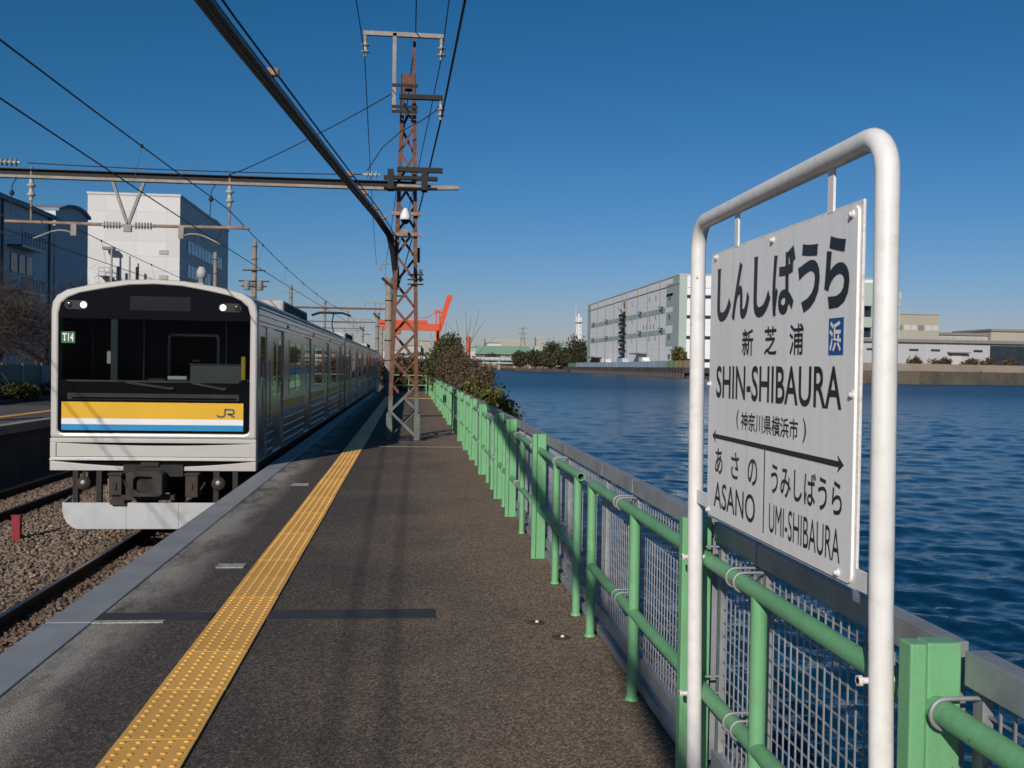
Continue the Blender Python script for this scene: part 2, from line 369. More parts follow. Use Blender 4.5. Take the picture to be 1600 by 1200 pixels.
def thing(name, label, cat, group=None, kind=None, loc=(0, 0, 0)):
    o = bpy.data.objects.new(name, None); COL.objects.link(o); o.empty_display_size = .2
    return tag(o, label, cat, group, kind)
def copy_obj(o, loc, parent=None):
    c = o.copy(); COL.objects.link(c); c.location = loc
    if parent is not None: c.parent = parent
    return c
def sag(a, b, s, n=10):
    a, b = Vector(a), Vector(b)
    return [a.lerp(b, i/n) - Vector((0, 0, 4*s*(i/n)*(1-i/n))) for i in range(n+1)]
def arc(c, r, a0, a1, n, f): return [f(c[0]+r*math.cos(a0+(a1-a0)*i/n), c[1]+r*math.sin(a0+(a1-a0)*i/n)) for i in range(n+1)]
def raw_mesh(name, V, F, mat, smooth=False):
    # V (n,3), F (m,k) numpy
    me = bpy.data.meshes.new(name); k = F.shape[1]
    me.vertices.add(len(V)); me.vertices.foreach_set('co', V.astype(np.float32).ravel())
    me.loops.add(F.size); me.loops.foreach_set('vertex_index', F.astype(np.int32).ravel())
    me.polygons.add(len(F)); me.polygons.foreach_set('loop_start', np.arange(0, F.size, k, dtype=np.int32))
    me.polygons.foreach_set('loop_total', np.full(len(F), k, dtype=np.int32))
    me.polygons.foreach_set('use_smooth', np.full(len(F), smooth))
    me.materials.append(mat); me.update(calc_edges=True); return me
def leaves(name, clumps, n, size, mat, parent, flat=.9, aspect=1.6, shell=.55):
    # leaf quads scattered through overlapping ellipsoid clumps (cx,cy,cz,rx,ry,rz)
    C = np.array(clumps, float); vol = (C[:, 3]*C[:, 4]*C[:, 5])**.75; idx = rng.choice(len(C), n, p=vol/vol.sum())
    d = rng.normal(size=(n, 3)); d /= np.linalg.norm(d, axis=1)[:, None]
    rad = (shell + (1-shell)*rng.random(n))[:, None]*(1+.16*rng.normal(size=(n, 1)))
    # knotty surface: clumps of clumps
    k = 14; kd = rng.normal(size=(len(C), k, 3)); kd /= np.linalg.norm(kd, axis=2)[:, :, None]
    near = np.einsum('nkc,nc->nk', kd[idx], d).max(1); rad *= (.72+.36*np.clip((near-.55)/.4, 0, 1))[:, None]
    P = C[idx, :3] + d*rad*C[idx, 3:6]
    a = rng.normal(size=(n, 3)); a /= np.linalg.norm(a, axis=1)[:, None]
    b = np.cross(a, rng.normal(size=(n, 3))); b /= np.linalg.norm(b, axis=1)[:, None]
    sz = size*(.5+rng.random((n, 1)))
    V = np.stack([P-a*sz*aspect/2, P+b*sz/2, P+a*sz*aspect/2, P-b*sz/2], 1).reshape(-1, 3)
    me = raw_mesh(name, V, np.arange(4*n).reshape(-1, 4), mat)
    return link(name, me, parent)
def branches(mb, p, d, L, r, depth, spread=.55, lift=.1, out=None):
    p = Vector(p); d = Vector(d).normalized(); pts = [p]
    for i in range(3):
        d = (d + Vector(rng.normal(size=3))*.12 + Vector((0, 0, lift*.3))).normalized(); p = p + d*(L/3); pts.append(p)
    mb.tube(pts, r, 6 if r > .02 else 4, False, r*.62)
    if out is not None: out.append((pts[-1], d.copy()))
    if depth:
        for k in range(2 + (rng.random() < .6)):
            q = (d + Vector(rng.normal(size=3))*spread + Vector((0, 0, lift))).normalized()
            branches(mb, pts[rng.integers(1, 4)] if k else pts[-1], q, L*(.62+.2*rng.random()), r*.58, depth-1, spread, lift, out)
def twigs(name, tips, n, L, w, mat, parent):
    T = np.array([list(t[0]) for t in tips]); D = np.array([list(t[1]) for t in tips]); i = rng.integers(0, len(T), n)
    d = D[i]*.6 + rng.normal(size=(n, 3))*.7; d /= np.linalg.norm(d, axis=1)[:, None]
    P = T[i] + rng.normal(size=(n, 3))*L*.7
    b = np.cross(d, rng.normal(size=(n, 3))); b /= np.linalg.norm(b, axis=1)[:, None]
    l = L*(.4+.9*rng.random((n, 1)))
    V = np.stack([P-b*w/2, P+b*w/2, P+d*l+b*w/4, P+d*l-b*w/4], 1).reshape(-1, 3)
    return link(name, raw_mesh(name, V, np.arange(4*n).reshape(-1, 4), mat), parent)
def text(body, mat, parent, y_l, y_r, z_t, z_b, X, off=0., name='lettering', plane='x', depth=.0):
    cu = bpy.data.curves.new('t', 'FONT'); cu.body = body; cu.offset = off; cu.resolution_u = 4; cu.extrude = depth
    ob = bpy.data.objects.new('t', cu); COL.objects.link(ob)
    dg = bpy.context.evaluated_depsgraph_get(); me = bpy.data.meshes.new_from_object(ob.evaluated_get(dg)); bpy.data.objects.remove(ob)
    k = len(me.vertices); V = np.empty(k*3); me.vertices.foreach_get('co', V); V = V.reshape(-1, 3)
    a, b = V.min(0), V.max(0); u = (V[:, 0]-a[0])/max(b[0]-a[0], 1e-6); w = (V[:, 1]-a[1])/max(b[1]-a[1], 1e-6)
    o = np.empty_like(V)
    if plane == 'x': o[:, 0] = X; o[:, 1] = y_l+(y_r-y_l)*u
    else: o[:, 1] = X; o[:, 0] = y_l+(y_r-y_l)*u
    o[:, 2] = z_b+(z_t-z_b)*w
    me.vertices.foreach_set('co', o.ravel()); me.materials.clear(); me.materials.append(mat); me.name = name; me.update()
    return link(name, me, parent)

# ================================================================== SETTING
WZ = -2.2
def flat(name, x0, x1, y0, y1, z, mat, kind='structure'):
    o = MB().add([(x0, y0, z), (x1, y0, z), (x1, y1, z), (x0, y1, z)], [(0, 1, 2, 3)]).build(name, mat); return tag(o, kind=kind)
# sea: swell as geometry near by, ripples in the material
flat('deep_water', -400, 5000, -600, 9000, WZ-.3, M['water'])
def sea():
    na, nr = 560, 920
    az = np.radians(np.linspace(-3, 80, na)); r = 1.6*(1500/1.6)**(np.linspace(0, 1, nr))
    Rr, A = np.meshgrid(r, az, indexing='ij'); X = Rr*np.sin(A); Y = Rr*np.cos(A); sp = Rr*.00745
    H = np.zeros_like(X); n = 54
    for i in range(n):
        lam = .16*(2.8/.16)**((i+rng.random())/n); th = R(24)+rng.normal()*.6
        amp = .054*min(1.2, (lam/.40)**-.6)*lam/(2*math.pi); w = np.clip((lam/sp-1.3)/1.2, 0, 1)
        k = 2*math.pi/lam; ph = k*(X*math.sin(th)+Y*math.cos(th))+6.28*rng.random()
        H += w*amp*np.sin(ph)
    g_ = 1+.35*np.sin(X*.11+1.3+.6*np.sin(Y*.05))*np.sin(Y*.07+.4)      # gust patches
    V = np.stack([X, Y, WZ+H*g_], -1).reshape(-1, 3)
    i = np.arange(nr-1)[:, None]*na+np.arange(na-1)[None]
    F = np.stack([i, i+na, i+na+1, i+1], -1).reshape(-1, 4)
    tag(link('water', raw_mesh('water', V, F, M['water'], True)), kind='structure')
sea()
g = MB().bx(-4000, 1.25, -400, 57, -6, -1.42); g.bx(-4000, -.6, 57, 400, -6, -1.42); g.bx(-4000, -40, 400, 1320, -6, -1.42)
tag(g.build('ground', M['soil']), kind='structure')
# ballast bed with a cess between the tracks
g = MB()
xs = [-9.0, -8.6, -8.35, -6.35, -6.0, -5.4, -4.9, -2.6, -2.25, -2.05]; zs = [-1.42, -1.38, -1.25, -1.25, -1.25, -1.24, -1.25, -1.25, -1.30, -1.32]
ys = [-6 + 2*i for i in range(53)]
vs = [(x, y, z) for y in ys for x, z in zip(xs, zs)]; n = len(xs)
g.add(vs, [(j*n+i, j*n+i+1, (j+1)*n+i+1, (j+1)*n+i) for j in range(len(ys)-1) for i in range(n-1)])
tag(g.build('track_bed', M['bed']), kind='structure')
def bed_z(x): return np.interp(x, xs, zs)
# ballast stones
def ballast():
    t = (1+5**.5)/2
    iv = np.array([(-1, t, 0), (1, t, 0), (-1, -t, 0), (1, -t, 0), (0, -1, t), (0, 1, t), (0, -1, -t), (0, 1, -t), (t, 0, -1), (t, 0, 1), (-t, 0, -1), (-t, 0, 1)])/2.0
    it = np.array([(0, 11, 5), (0, 5, 1), (0, 1, 7), (0, 7, 10), (0, 10, 11), (1, 5, 9), (5, 11, 4), (11, 10, 2), (10, 7, 6), (7, 1, 8), (3, 9, 4), (3, 4, 2), (3, 2, 6), (3, 6, 8), (3, 8, 9), (4, 9, 5), (2, 4, 11), (6, 2, 10), (8, 6, 7), (9, 8, 1)])
    n = 52000
    y = 6.5 + 27*rng.random(n)**1.35; x = -8.7+6.6*rng.random(n)
    r = .020+.020*rng.random(n)
    for c in (-3.5, -7.3):
        for s in (-.5335, .5335):
            k = abs(x-c-s) < .075; x[k] += np.sign(x[k]-c-s)*.1
    z = bed_z(x)+.005+.02*rng.random(n)
    k = 16                                     # rock shapes
    shapes = iv[None]*(1+.22*rng.normal(size=(k, 12, 1)))*np.array([1, .8, .62])[None, None]
    th = rng.random(n)*6.28; c, s = np.cos(th), np.sin(th)
    V = shapes[rng.integers(0, k, n)]*r[:, None, None]*1.05
    tilt = rng.normal(size=n)*.5; V = np.stack([V[..., 0], V[..., 1]*np.cos(tilt)[:, None]-V[..., 2]*np.sin(tilt)[:, None], V[..., 1]*np.sin(tilt)[:, None]+V[..., 2]*np.cos(tilt)[:, None]], -1)
    V = np.stack([V[..., 0]*c[:, None]-V[..., 1]*s[:, None], V[..., 0]*s[:, None]+V[..., 1]*c[:, None], V[..., 2]], -1)
    V += np.stack([x, y, z], -1)[:, None]
    F = (it[None]+12*np.arange(n)[:, None, None]).reshape(-1, 3)
    tag(link('ballast', raw_mesh('ballast', V.reshape(-1, 3), F, M['stone'])), kind='stuff')
ballast()
# tracks
def track(xc, label):
    t = thing('railway_track', label, 'railway track')
    for s in (-1, 1):
        c = xc+s*.5335
        pr = [(-.0625, -1.253), (.0625, -1.253), (.0625, -1.243), (.012, -1.228), (.009, -1.15), (.0325, -1.138), (.0325, -1.104), (-.0325, -1.104), (-.0325, -1.138), (-.009, -1.15), (-.012, -1.228), (-.0625, -1.243)]
        r = MB().prism([(c+a, b) for a, b in pr], lambda a, b, d: (a, d, b), -6, 98).build('rail', M['rail'], t, fix=True)
        MB().bx(c-.026, c+.026, -6, 98, -1.1038, -1.099).build('running_surface', M['rail_top'], r)
        pl = MB()
        for k in range(52):
            y = 7.1+.62*k
            for q in (-1, 1): pl.bx(c+q*.075-.035, c+q*.075+.035, y+.08, y+.18, -1.255, -1.222)
        pl.build('rail_clips', M['rail'], r)['kind'] = 'stuff'
    s0 = None
    for k in range(64):
        y = 7.1+.62*k
        if s0 is None: s0 = MB().bx(xc-1.05, xc+1.05, 0, .22, -1.40, -1.238).build('sleeper', M['sleeper'], t); s0.location = (0, y, 0)
        else: copy_obj(s0, (0, y, 0), t)
    return t
track(-3.5, 'railway track under the train beside the near platform')
track(-7.3, 'empty railway track running past the opposite platform')
# platform: body, coping, tactile tiles, patches
PE, PF = -2.0, 1.13
t = thing('platform', None, None, kind='structure')
MB().bx(PE+.24, PF, -8, 56.5, -1.9, -.004).build('surface', M['asphalt'], t)
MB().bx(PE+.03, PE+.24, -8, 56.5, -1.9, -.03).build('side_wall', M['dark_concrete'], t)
MB().bx(PF, PF+.12, -8, 57, -5, .03).build('outer_kerb', M['concrete'], t)
yj = [-8, -.15, 5.80, 11.9, 18.2, 24.4, 30.6, 36.9, 43.1, 49.4, 56.4]
for a, b in zip(yj[:-1], yj[1:]):
    e = MB().bx(PE, PE+.25, a+.004, b-.004, -.16, .004).build('coping_slab', M['edge'], t, bevel=.006)
pt = lambda x0, x1, y0, y1, mat, name, z=.0035: MB().bx(x0, x1, y0, y1, -.003, z).build(name, mat, t)
pt(-.805, .165, 5.83, 6.05, M['patch'], 'asphalt_strip'); pt(-1.745, -1.115, 5.82, 6.02, M['patch'], 'asphalt_strip', .0015)
pt(-1.745, -1.36, 5.795, 5.845, M['mark'], 'joint_filler', .0030)
pt(-1.36, -1.165, 7.33, 7.47, M['mark'], 'faded_mark'); pt(-1.40, -1.20, 12.3, 12.5, M['mark'], 'faded_mark'); pt(-1.42, -1.2, 17.0, 17.3, M['mark'], 'faded_mark')
for y in (18.2, 24.4, 36.9): pt(-.75, PF-.1, y, y+.03, M['dark_concrete'] if y > 20 else M['concrete'], 'expansion_joint')
tm = MB().bx(-.149, .149, .003, .597, -.003, .006)
for i in range(5):
    for j in range(10):
        tm.lathe([(.0125, 0), (.0105, .003), (.0055, .0052), (.001, .0056)], (-.12+.06*i, .03+.06*j, .006), n=8)
XT = -.951
t0 = tm.build('tactile_tile', M['tile'], t, bevel=0); t0.location = (XT, 3.98-.6*7, 0)
for k in range(-6, 72): copy_obj(t0, (XT+.0015*math.sin(k*7.1), 3.98+.6*k, .0008*math.sin(k*3.3)), t)
for k in range(4):                              # cross strip near the platform end
    c = copy_obj(t0, (-.55+.6*k, 45.2, 0), t); c.rotation_euler = (0, 0, -math.pi/2)
# rusty anchor bolts in stained asphalt by the railing
M['rust_stain'] = pm('rust_stain', (.09, .035, .03), .9, 0, .3, 40, 160, .3, .003)
for x, y in ((.74, 5.72), (.84, 5.40)):
    st_ = MB().lathe([(.055, -.003), (.05, .0005), (.001, .0008)], (x, y, 0), n=16).build('rust_ring', M['rust_stain'], t)
    MB().lathe([(.011, 0), (.011, .007), (.006, .01), (.001, .011)], (x+.008, y, .0005), n=8).build('anchor_bolt', M['bolt_white'], st_)
# opposite platform
t = thing('opposite_platform', None, None, kind='structure')
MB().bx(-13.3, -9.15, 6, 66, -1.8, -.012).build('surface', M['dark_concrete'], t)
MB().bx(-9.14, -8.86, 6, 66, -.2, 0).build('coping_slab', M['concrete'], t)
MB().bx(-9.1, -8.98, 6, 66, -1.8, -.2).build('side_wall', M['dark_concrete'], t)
o0 = None
for k in range(90):
    if o0 is None: o0 = MB().bx(-10.4, -10.1, .002, .598, -.02, .006).build('tactile_tile', M['tile'], t); o0.location = (0, 10, 0)
    else: copy_obj(o0, (0, 10+.6*k, 0), t)
tag(MB().bx(-4000, -13.31, -400, 400, -6, .12).build('left_land', M['soil']), kind='structure')
# embankment beyond the platform and outside the railing
g = MB()
nx, ny = 10, 30; vs = []
for j in range(ny+1):
    y = 20+3.2*j; wd = min(1, max(.05, (y-20)/12))
    for i in range(nx+1):
        f_ = i/nx; x = 1.24+f_*(2.6*wd+.2); vs.append((x, y, -.35-.25*rng.random()-(2.1*max(0, f_-.35)/.65)))
g.add(vs, [(j*(nx+1)+i, j*(nx+1)+i+1, (j+1)*(nx+1)+i+1, (j+1)*(nx+1)+i) for j in range(ny) for i in range(nx)], True)
tag(g.build('embankment', M['bare_earth']), kind='structure')
g = MB().bx(-1.9, 1.3, 56.5, 140, -4, -.22); tag(g.build('earth_ground', M['bare_earth']), kind='structure')
tag(MB().bx(.3, 1.2, 58, 120, -.22, -.205).build('footpath', M['edge']), kind='structure')
tag(MB().bx(1.25, 1.5, -8, 130, -6, -.9).build('sea_wall', M['dark_concrete']), kind='structure')

# ================================================================== STATION SIGN
t = thing('station_sign', 'white station name board in a white pipe frame by the green railing', 'station sign')
XS = .945; YR, YL = 1.922, 3.24; ZT = 1.945; rr = .085
leanx = .006
def fr():
    p = [(XS+.02, YR-.008, -.02), (XS, YR, 1.0), (XS-leanx, YR, ZT-rr)]
    p += [(XS-leanx, YR+rr-rr*math.cos(a), ZT-rr+rr*math.sin(a)) for a in [math.pi/2*i/7 for i in range(1, 8)]]
    p += [(XS-leanx, YL-rr+rr*math.sin(a), ZT-rr+rr*math.cos(a)) for a in [math.pi/2*i/7 for i in range(0, 8)]]
    p += [(XS, YL, 1.0), (XS+.015, YL+.005, -.02)]
    return p
MB().tube(fr(), .0243, 20).build('pipe_frame', M['white_post'], t)
XB = .935; BY0, BY1, BZ0, BZ1 = 2.03, 3.09, 1.005, 1.83
def rrect(y0, y1, z0, z1, r, n=5):
    p = []
    for cy, cz, a in ((y1-r, z1-r, 0), (y0+r, z1-r, 90), (y0+r, z0+r, 180), (y1-r, z0+r, 270)):
        p += [(cy+r*math.cos(R(a+90*i/n)), cz+r*math.sin(R(a+90*i/n))) for i in range(n+1)]
    return p
bd = MB().prism(rrect(BY0+.012, BY1-.012, BZ0+.01, BZ1-.01, .02), lambda a, b, d: (d, a, b), XB, XB+.006).build('board_face', M['board'], t, fix=True)
MB().prism(rrect(BY0, BY1, BZ0, BZ1, .003), lambda a, b, d: (d, a, b), XB+.0062, XB+.013).build('board_back', M['board_edge'], t, bevel=.002, fix=True)
for y in (2.855, 2.195): MB().bx(XB+.004, XB+.010, y-.016, y+.016, BZ1-.005, ZT-.01).build('hanger', M['white_post'], t, bevel=.001)
for a, b, z in ((BY1-.01, YL-.005, 1.052), (YR+.005, BY0+.01, 1.03)): MB().bx(XB+.006, XB+.012, a, b, z-.022, z+.022).build('bracket', M['white_post'], t, bevel=.001)
for y, z in ((3.025, 1.812), (2.541, 1.806), (2.067, 1.802), (3.07, 1.422), (2.050, 1.418), (3.061, 1.03), (2.105, 1.028)):
    MB().lathe([(.0095, 0), (.0095, .003), (.006, .004), (.006, .0085), (.003, .010)], (XB, y, z), (-1, 0, 0), 6).build('bolt', M['bolt_white'], t)
for y in (YR, YL):
    for z in (.845, .39): MB().tube([(XS-.04, y+.012, z), (XS+.05, y+.012, z)], .007, 8).lathe([(.012, 0), (.012, .008)], (XS-.032, y+.012, z), (-1, 0, 0), 6).build('clamp_bolt', M['bolt_white'], t)
XL = XB-.0012
J = lambda s, l, r, zt, zb, off=.012, mat='ink': text(s, M[mat], bd, l, r, zt, zb, XL, off)
J('し', 3.009, 2.875, 1.774, 1.612, .034); J('ん', 2.866, 2.716, 1.776, 1.610, .030); J('し', 2.682, 2.550, 1.776, 1.609, .034)
J('ば', 2.537, 2.383, 1.776, 1.607, .028); J('う', 2.365, 2.233, 1.771, 1.606, .034); J('ら', 2.207, 2.075, 1.770, 1.607, .034)
J('新', 2.769, 2.676, 1.582, 1.507, .012); J('芝', 2.589, 2.499, 1.582, 1.507, .012); J('浦', 2.412, 2.322, 1.582, 1.506, .012)
blp = MB().prism([(2.178, 1.503), (2.101, 1.503), (2.101, 1.585), (2.178, 1.585)], lambda a, b, d: (d, a, b), XB-.001, XB+.002).build('blue_panel', M['sign_blue'], t, fix=True)
text('浜', M['board'], blp, 2.171, 2.109, 1.578, 1.510, XB-.0022, .028)
J('SHIN-SHIBAURA', 3.002, 2.102, 1.479, 1.382, .012)
J('(', 2.806, 2.785, 1.354, 1.296, .006); J('神奈川県横浜市', 2.765, 2.345, 1.350, 1.298, .012); J(')', 2.317, 2.295, 1.354, 1.296, .006)
J('あ', 2.999, 2.926, 1.229, 1.151); J('さ', 2.846, 2.776, 1.230, 1.153); J('の', 2.700, 2.624, 1.225, 1.152)
J('ASANO', 3.005, 2.636, 1.127, 1.049, .004); J('うみしばうら', 2.521, 2.089, 1.230, 1.150, .012); J('UMI-SHIBAURA', 2.529, 2.095, 1.123, 1.048, .0)
ar = [(3.031, 1.264), (2.998, 1.283), (3.006, 1.2705), (2.110, 1.2705), (2.118, 1.283), (2.085, 1.264), (2.118, 1.245), (2.110, 1.2575), (3.006, 1.2575), (2.998, 1.245)]
MB().prism(ar, lambda a, b, d: (d, a, b), XL, XB+.002).build('arrow', M['arrow'], bd, fix=True)
MB().bx(XL, XB+.002, 2.5685, 2.5735, 1.038, 1.2570).build('divider', M['arrow'], bd)

# ================================================================== GREEN RAILING
t = thing('railing', 'green pipe railing with grey mesh panels along the waterside platform edge', 'railing')
XRL = 1.0; ZR, ZM = .832, .385; RR = .0243
HP = [-.35, 1.822, 3.41, 7.655, 9.80, 11.13, 13.64, 15.75, 17.6, 19.69, 21.9, 25.2, 28.6, 32.9, 36.5, 40.2, 44.0, 47.5, 50.5]
h0 = None
for y in HP:
    if h0 is None:
        mb = MB().bx(.945, .978, -.024, .024, 0, .955).bx(.982, 1.050, -.018, .03, 0, .955).bx(.943, 1.052, -.027, .032, -.002, .006)
        h0 = mb.build('square_post', M['green'], t, bevel=.004); h0.location = (0, y, 0)
    else: copy_obj(h0, (0, y, 0), t)
RP = [.75, 2.77, 4.36, 5.41, 5.88, 6.75, 8.8, 10.5, 12.0, 12.7, 14.9, 16.7, 18.6, 20.4, 23.4, 26.9, 30.7, 34.7, 38.3, 42.1, 45.8, 49]
r0 = None
for y in RP:
    if r0 is None:
        r0 = MB().tube([(XRL, 0, -.002), (XRL, 0, ZR-.01)], RR, 12).lathe([(.033, 0), (.030, .008), (.026, .014)], (XRL, 0, 0), n=12).build('round_post', M['green'], t); r0.location = (0, y, 0)
    else: copy_obj(r0, (0, y, 0), t)
def elbow(z): return [(XRL, 5.43, z-.05), (XRL, 5.428, z-.018), (XRL, 5.415, z-.004), (XRL, 5.38, z)]
for z, nm in ((ZR, 'top_rail'), (ZM, 'mid_rail')):
    MB().tube([(XRL, -2, z), (XRL, 3.41, z)], RR, 16).build(nm, M['green'], t)
    MB().tube(elbow(z)+[(XRL, 3.41, z)], RR, 16).build(nm, M['green'], t)
    e = 5.78 if z == ZR else 5.88
    pb = MB().tube([(XRL, e, z), (XRL, 28, z)], RR, 16, caps=False)
    pb.tube([(XRL, e, z), (XRL, e+.3, z)], RR-.005, 16, caps=False).ring(arc((XRL, z), RR, 0, 2*math.pi*15/16, 15, lambda a, b: (a, b)), arc((XRL, z), RR-.005, 0, 2*math.pi*15/16, 15, lambda a, b: (a, b)), lambda a, b, d: (a, d, b), e-.001, e)
    pb.build(nm, M['green'], t)
    MB().tube([(XRL, 28, z), (XRL, 51, z)], RR, 10).build(nm, M['green'], t)
# mesh panels
PJ = [-.33, .75, 1.81]
y = 1.85
seg = [1.85, 2.95, 3.83]; PJ = [(-.40, .72), (.74, 1.80), (1.86, 2.945), (2.955, 3.38), (3.45, 4.66), (4.67, 5.41), (5.42, 6.71), (6.72, 7.98)]
yy = 7.99
while yy < 50: PJ.append((yy, yy+1.25)); yy += 1.26
XP = 1.075; pc = {}
for a, b in PJ:
    L = round(b-a, 3)
    if L not in pc:
        p0 = thing('mesh_panel', None, None); p0.parent = t
        frm = MB().bx(XP-.022, XP+.022, 0, L, .876, .942).bx(XP-.004, XP+.018, 0, .035, .15, .876).bx(XP-.004, XP+.018, L-.035, L, .15, .876).bx(XP-.018, XP+.018, 0, L, .085, .15)
        frm.bx(XP-.03, XP+.012, 0, L, .012, .055)
        frm.build('panel_frame', M['galv'], p0, bevel=.002)
        w = MB(); k = int((L-.07)/.047); d = .0021
        for i in range(1, k+1): q = .035+(L-.07)*i/(k+1); w.bx(XP+.001, XP+.001+2*d, q-d, q+d, .15, .876)
        for i in range(1, 16): q = .15+.0452*i; w.bx(XP+.0055, XP+.0055+2*d, .035, L-.035, q-d, q+d)
        wo_ = w.build('wire_mesh', M['galv'], p0); wo_['kind'] = 'stuff'
        p0.location = (0, a, 0); pc[L] = p0
    else:
        s0 = pc[L]; p0 = copy_obj(s0, (0, a, 0), t)
        for ch in s0.children: copy_obj(ch, (0, 0, 0), p0)
ub = None
for a, b in PJ:
    if b > 30 or a < 0: continue
    for z in (ZR, ZM):
        for y in (a+.03, b-.03):
            if abs(y-5.43) < .12: continue
            if ub is None:
                q = MB().tube([(XP, 0, .0285)]+arc((0, 0), .0285, math.pi/2, 3*math.pi/2, 10, lambda p, r_: (XRL+p, 0, r_))+[(XP, 0, -.0285)], .0045, 8)
                ub = q.build('u_bolt', M['galv'], t); ub.location = (0, y, z)
            else: copy_obj(ub, (0, y, z), t)
# cross fence at the platform end
t = thing('end_fence', 'low green rail fence closing off the far end of the platform', 'fence')
for x in (-1.0, -.05, .85): MB().tube([(x, 52, -.1), (x, 52, .98)], .03, 8).build('post', M['green'], t)
for z in (.96, .45): MB().tube([(-1.05, 52, z), (.9, 52, z)], .027, 8).build('rail', M['green'], t)

# ================================================================== TRAIN
XC, YF, HW = -3.5, 14.3, 1.38
def half(pts): return [(XC+a, b) for a, b in pts] + [(XC-a, b) for a, b in reversed(pts) if a > 1e-6]
RO = [(1.365, 2.26), (1.31, 2.35), (1.18, 2.43), (.85, 2.51), (.4, 2.58), (0, 2.6)]
fY = lambda a, b, d: (a, d, b)
fX = lambda a, b, d: (d, a, b)
DOORS = {0: [16.0, 20.72, 25.44, 30.2], 1: [35.2, 40.0, 44.8, 49.6], 2: [54.6, 59.4, 64.2, 69.0]}
SPAN = [(14.3, 33.0), (33.5, 52.6), (53.1, 72.2)]
def side_wall(t, i, y0, y1, sgn):
    xo = XC+sgn*HW; q = lambda d: xo-sgn*d
    X = lambda a, b: (min(q(a), q(b)), max(q(a), q(b)))
    cuts = []
    if i == 0: cuts.append((14.62, 15.28, 'crew'))
    cuts += [(d, d+1.3, 'door') for d in DOORS[i]]
    e = [y0+(.16 if i == 0 else 0)] + [v for c in cuts for v in c[:2]] + [y1]
    x0, x1 = X(0, .035)
    MB().bx(x0, x1, e[0], y1, 2.0, 2.235).build('fascia', M['steel'], t, bevel=.004)
    xa, xb = X(-.004, .02)
    for z in (2.06, 2.15): MB().bx(xa, xb, e[0], y1, z-.008, z+.008).build('fascia_bead', M['pod'], t)
    xa, xb = X(-.03, .06); MB().bx(xa, xb, e[0], y1, 2.235, 2.262).build('gutter', M['steel'], t, bevel=.004)
    MB().bx(x0, x1, e[0], y1, -.05, .07).build('sill', M['steel'], t, bevel=.004)
    for k in range(0, len(e)-1, 2):
        a, b = e[k], e[k+1]
        p = MB().bx(x0, x1, a, b, .07, 2.0).build('side_panel', M['steel'], t, bevel=.004)
        if b-a < .5: continue
        xa, xb = X(-.002, .01); 
        MB().bx(xa, xb, a+.02, b-.02, .70, .84).build('yellow_band', M['st_yel'], p); MB().bx(xa, xb, a+.02, b-.02, .59, .66).build('blue_band', M['st_blue'], p)
        xa, xb = X(-.012, .01)
        for z in (.53, .40, .27, .15): MB().bx(xa, xb, a+.03, b-.03, z-.011, z+.011).build('corrugation', M['steel'], p, bevel=.004)
        if b-a > 1.2:
            c = (a+b)/2; w = min(1.86, b-a-.7)/2
            xa, xb = X(-.008, .01)
            f = MB().ring(rrect(c-w-.04, c+w+.04, .93, 1.88, .05), rrect(c-w, c+w, .97, 1.84, .04), fX, xa, xb).build('window', M['steel'], t, fix=True)
            xa, xb = X(-.003, .012); MB().bx(xa, xb, c-w, c+w, .97, 1.84).build('pane', M['dglass'], f)
            xa, xb = X(-.007, .012); MB().bx(xa, xb, c-.02, c+.02, .97, 1.84).build('mullion', M['pod'], f)
    for a, b, kd in cuts:
        xa, xb = X(.028, .05) if kd == 'door' else X(.012, .05)
        n = 2 if kd == 'door' else 1
        for j in range(n):
            u0 = a+(b-a)*j/n+.006; u1 = a+(b-a)*(j+1)/n-.006
            d = MB().bx(xa, xb, u0, u1, .07, 1.995).build('door', M['steel'], t, bevel=.004)
            z0 = .95 if kd == 'door' else 1.15
            MB().bx(*X(.024 if kd == 'door' else .008, .03), u0+.12, u1-.12, z0, 1.85).build('pane', M['dglass'], d)
        if kd == 'crew':
            for yv in (a-.04, b+.04): MB().tube([(q(-.03), yv, .5), (q(-.045), yv, .55), (q(-.045), yv, 1.45), (q(-.03), yv, 1.5)], .012, 6).build('grab_rail', M['steel'], t)
        if kd == 'door': MB().lathe([(.03, 0), (.028, .012), (.01, .02)], (q(0), b+.5, 2.10), (sgn, 0, 0), 8).build('door_lamp', M['dark'], t)
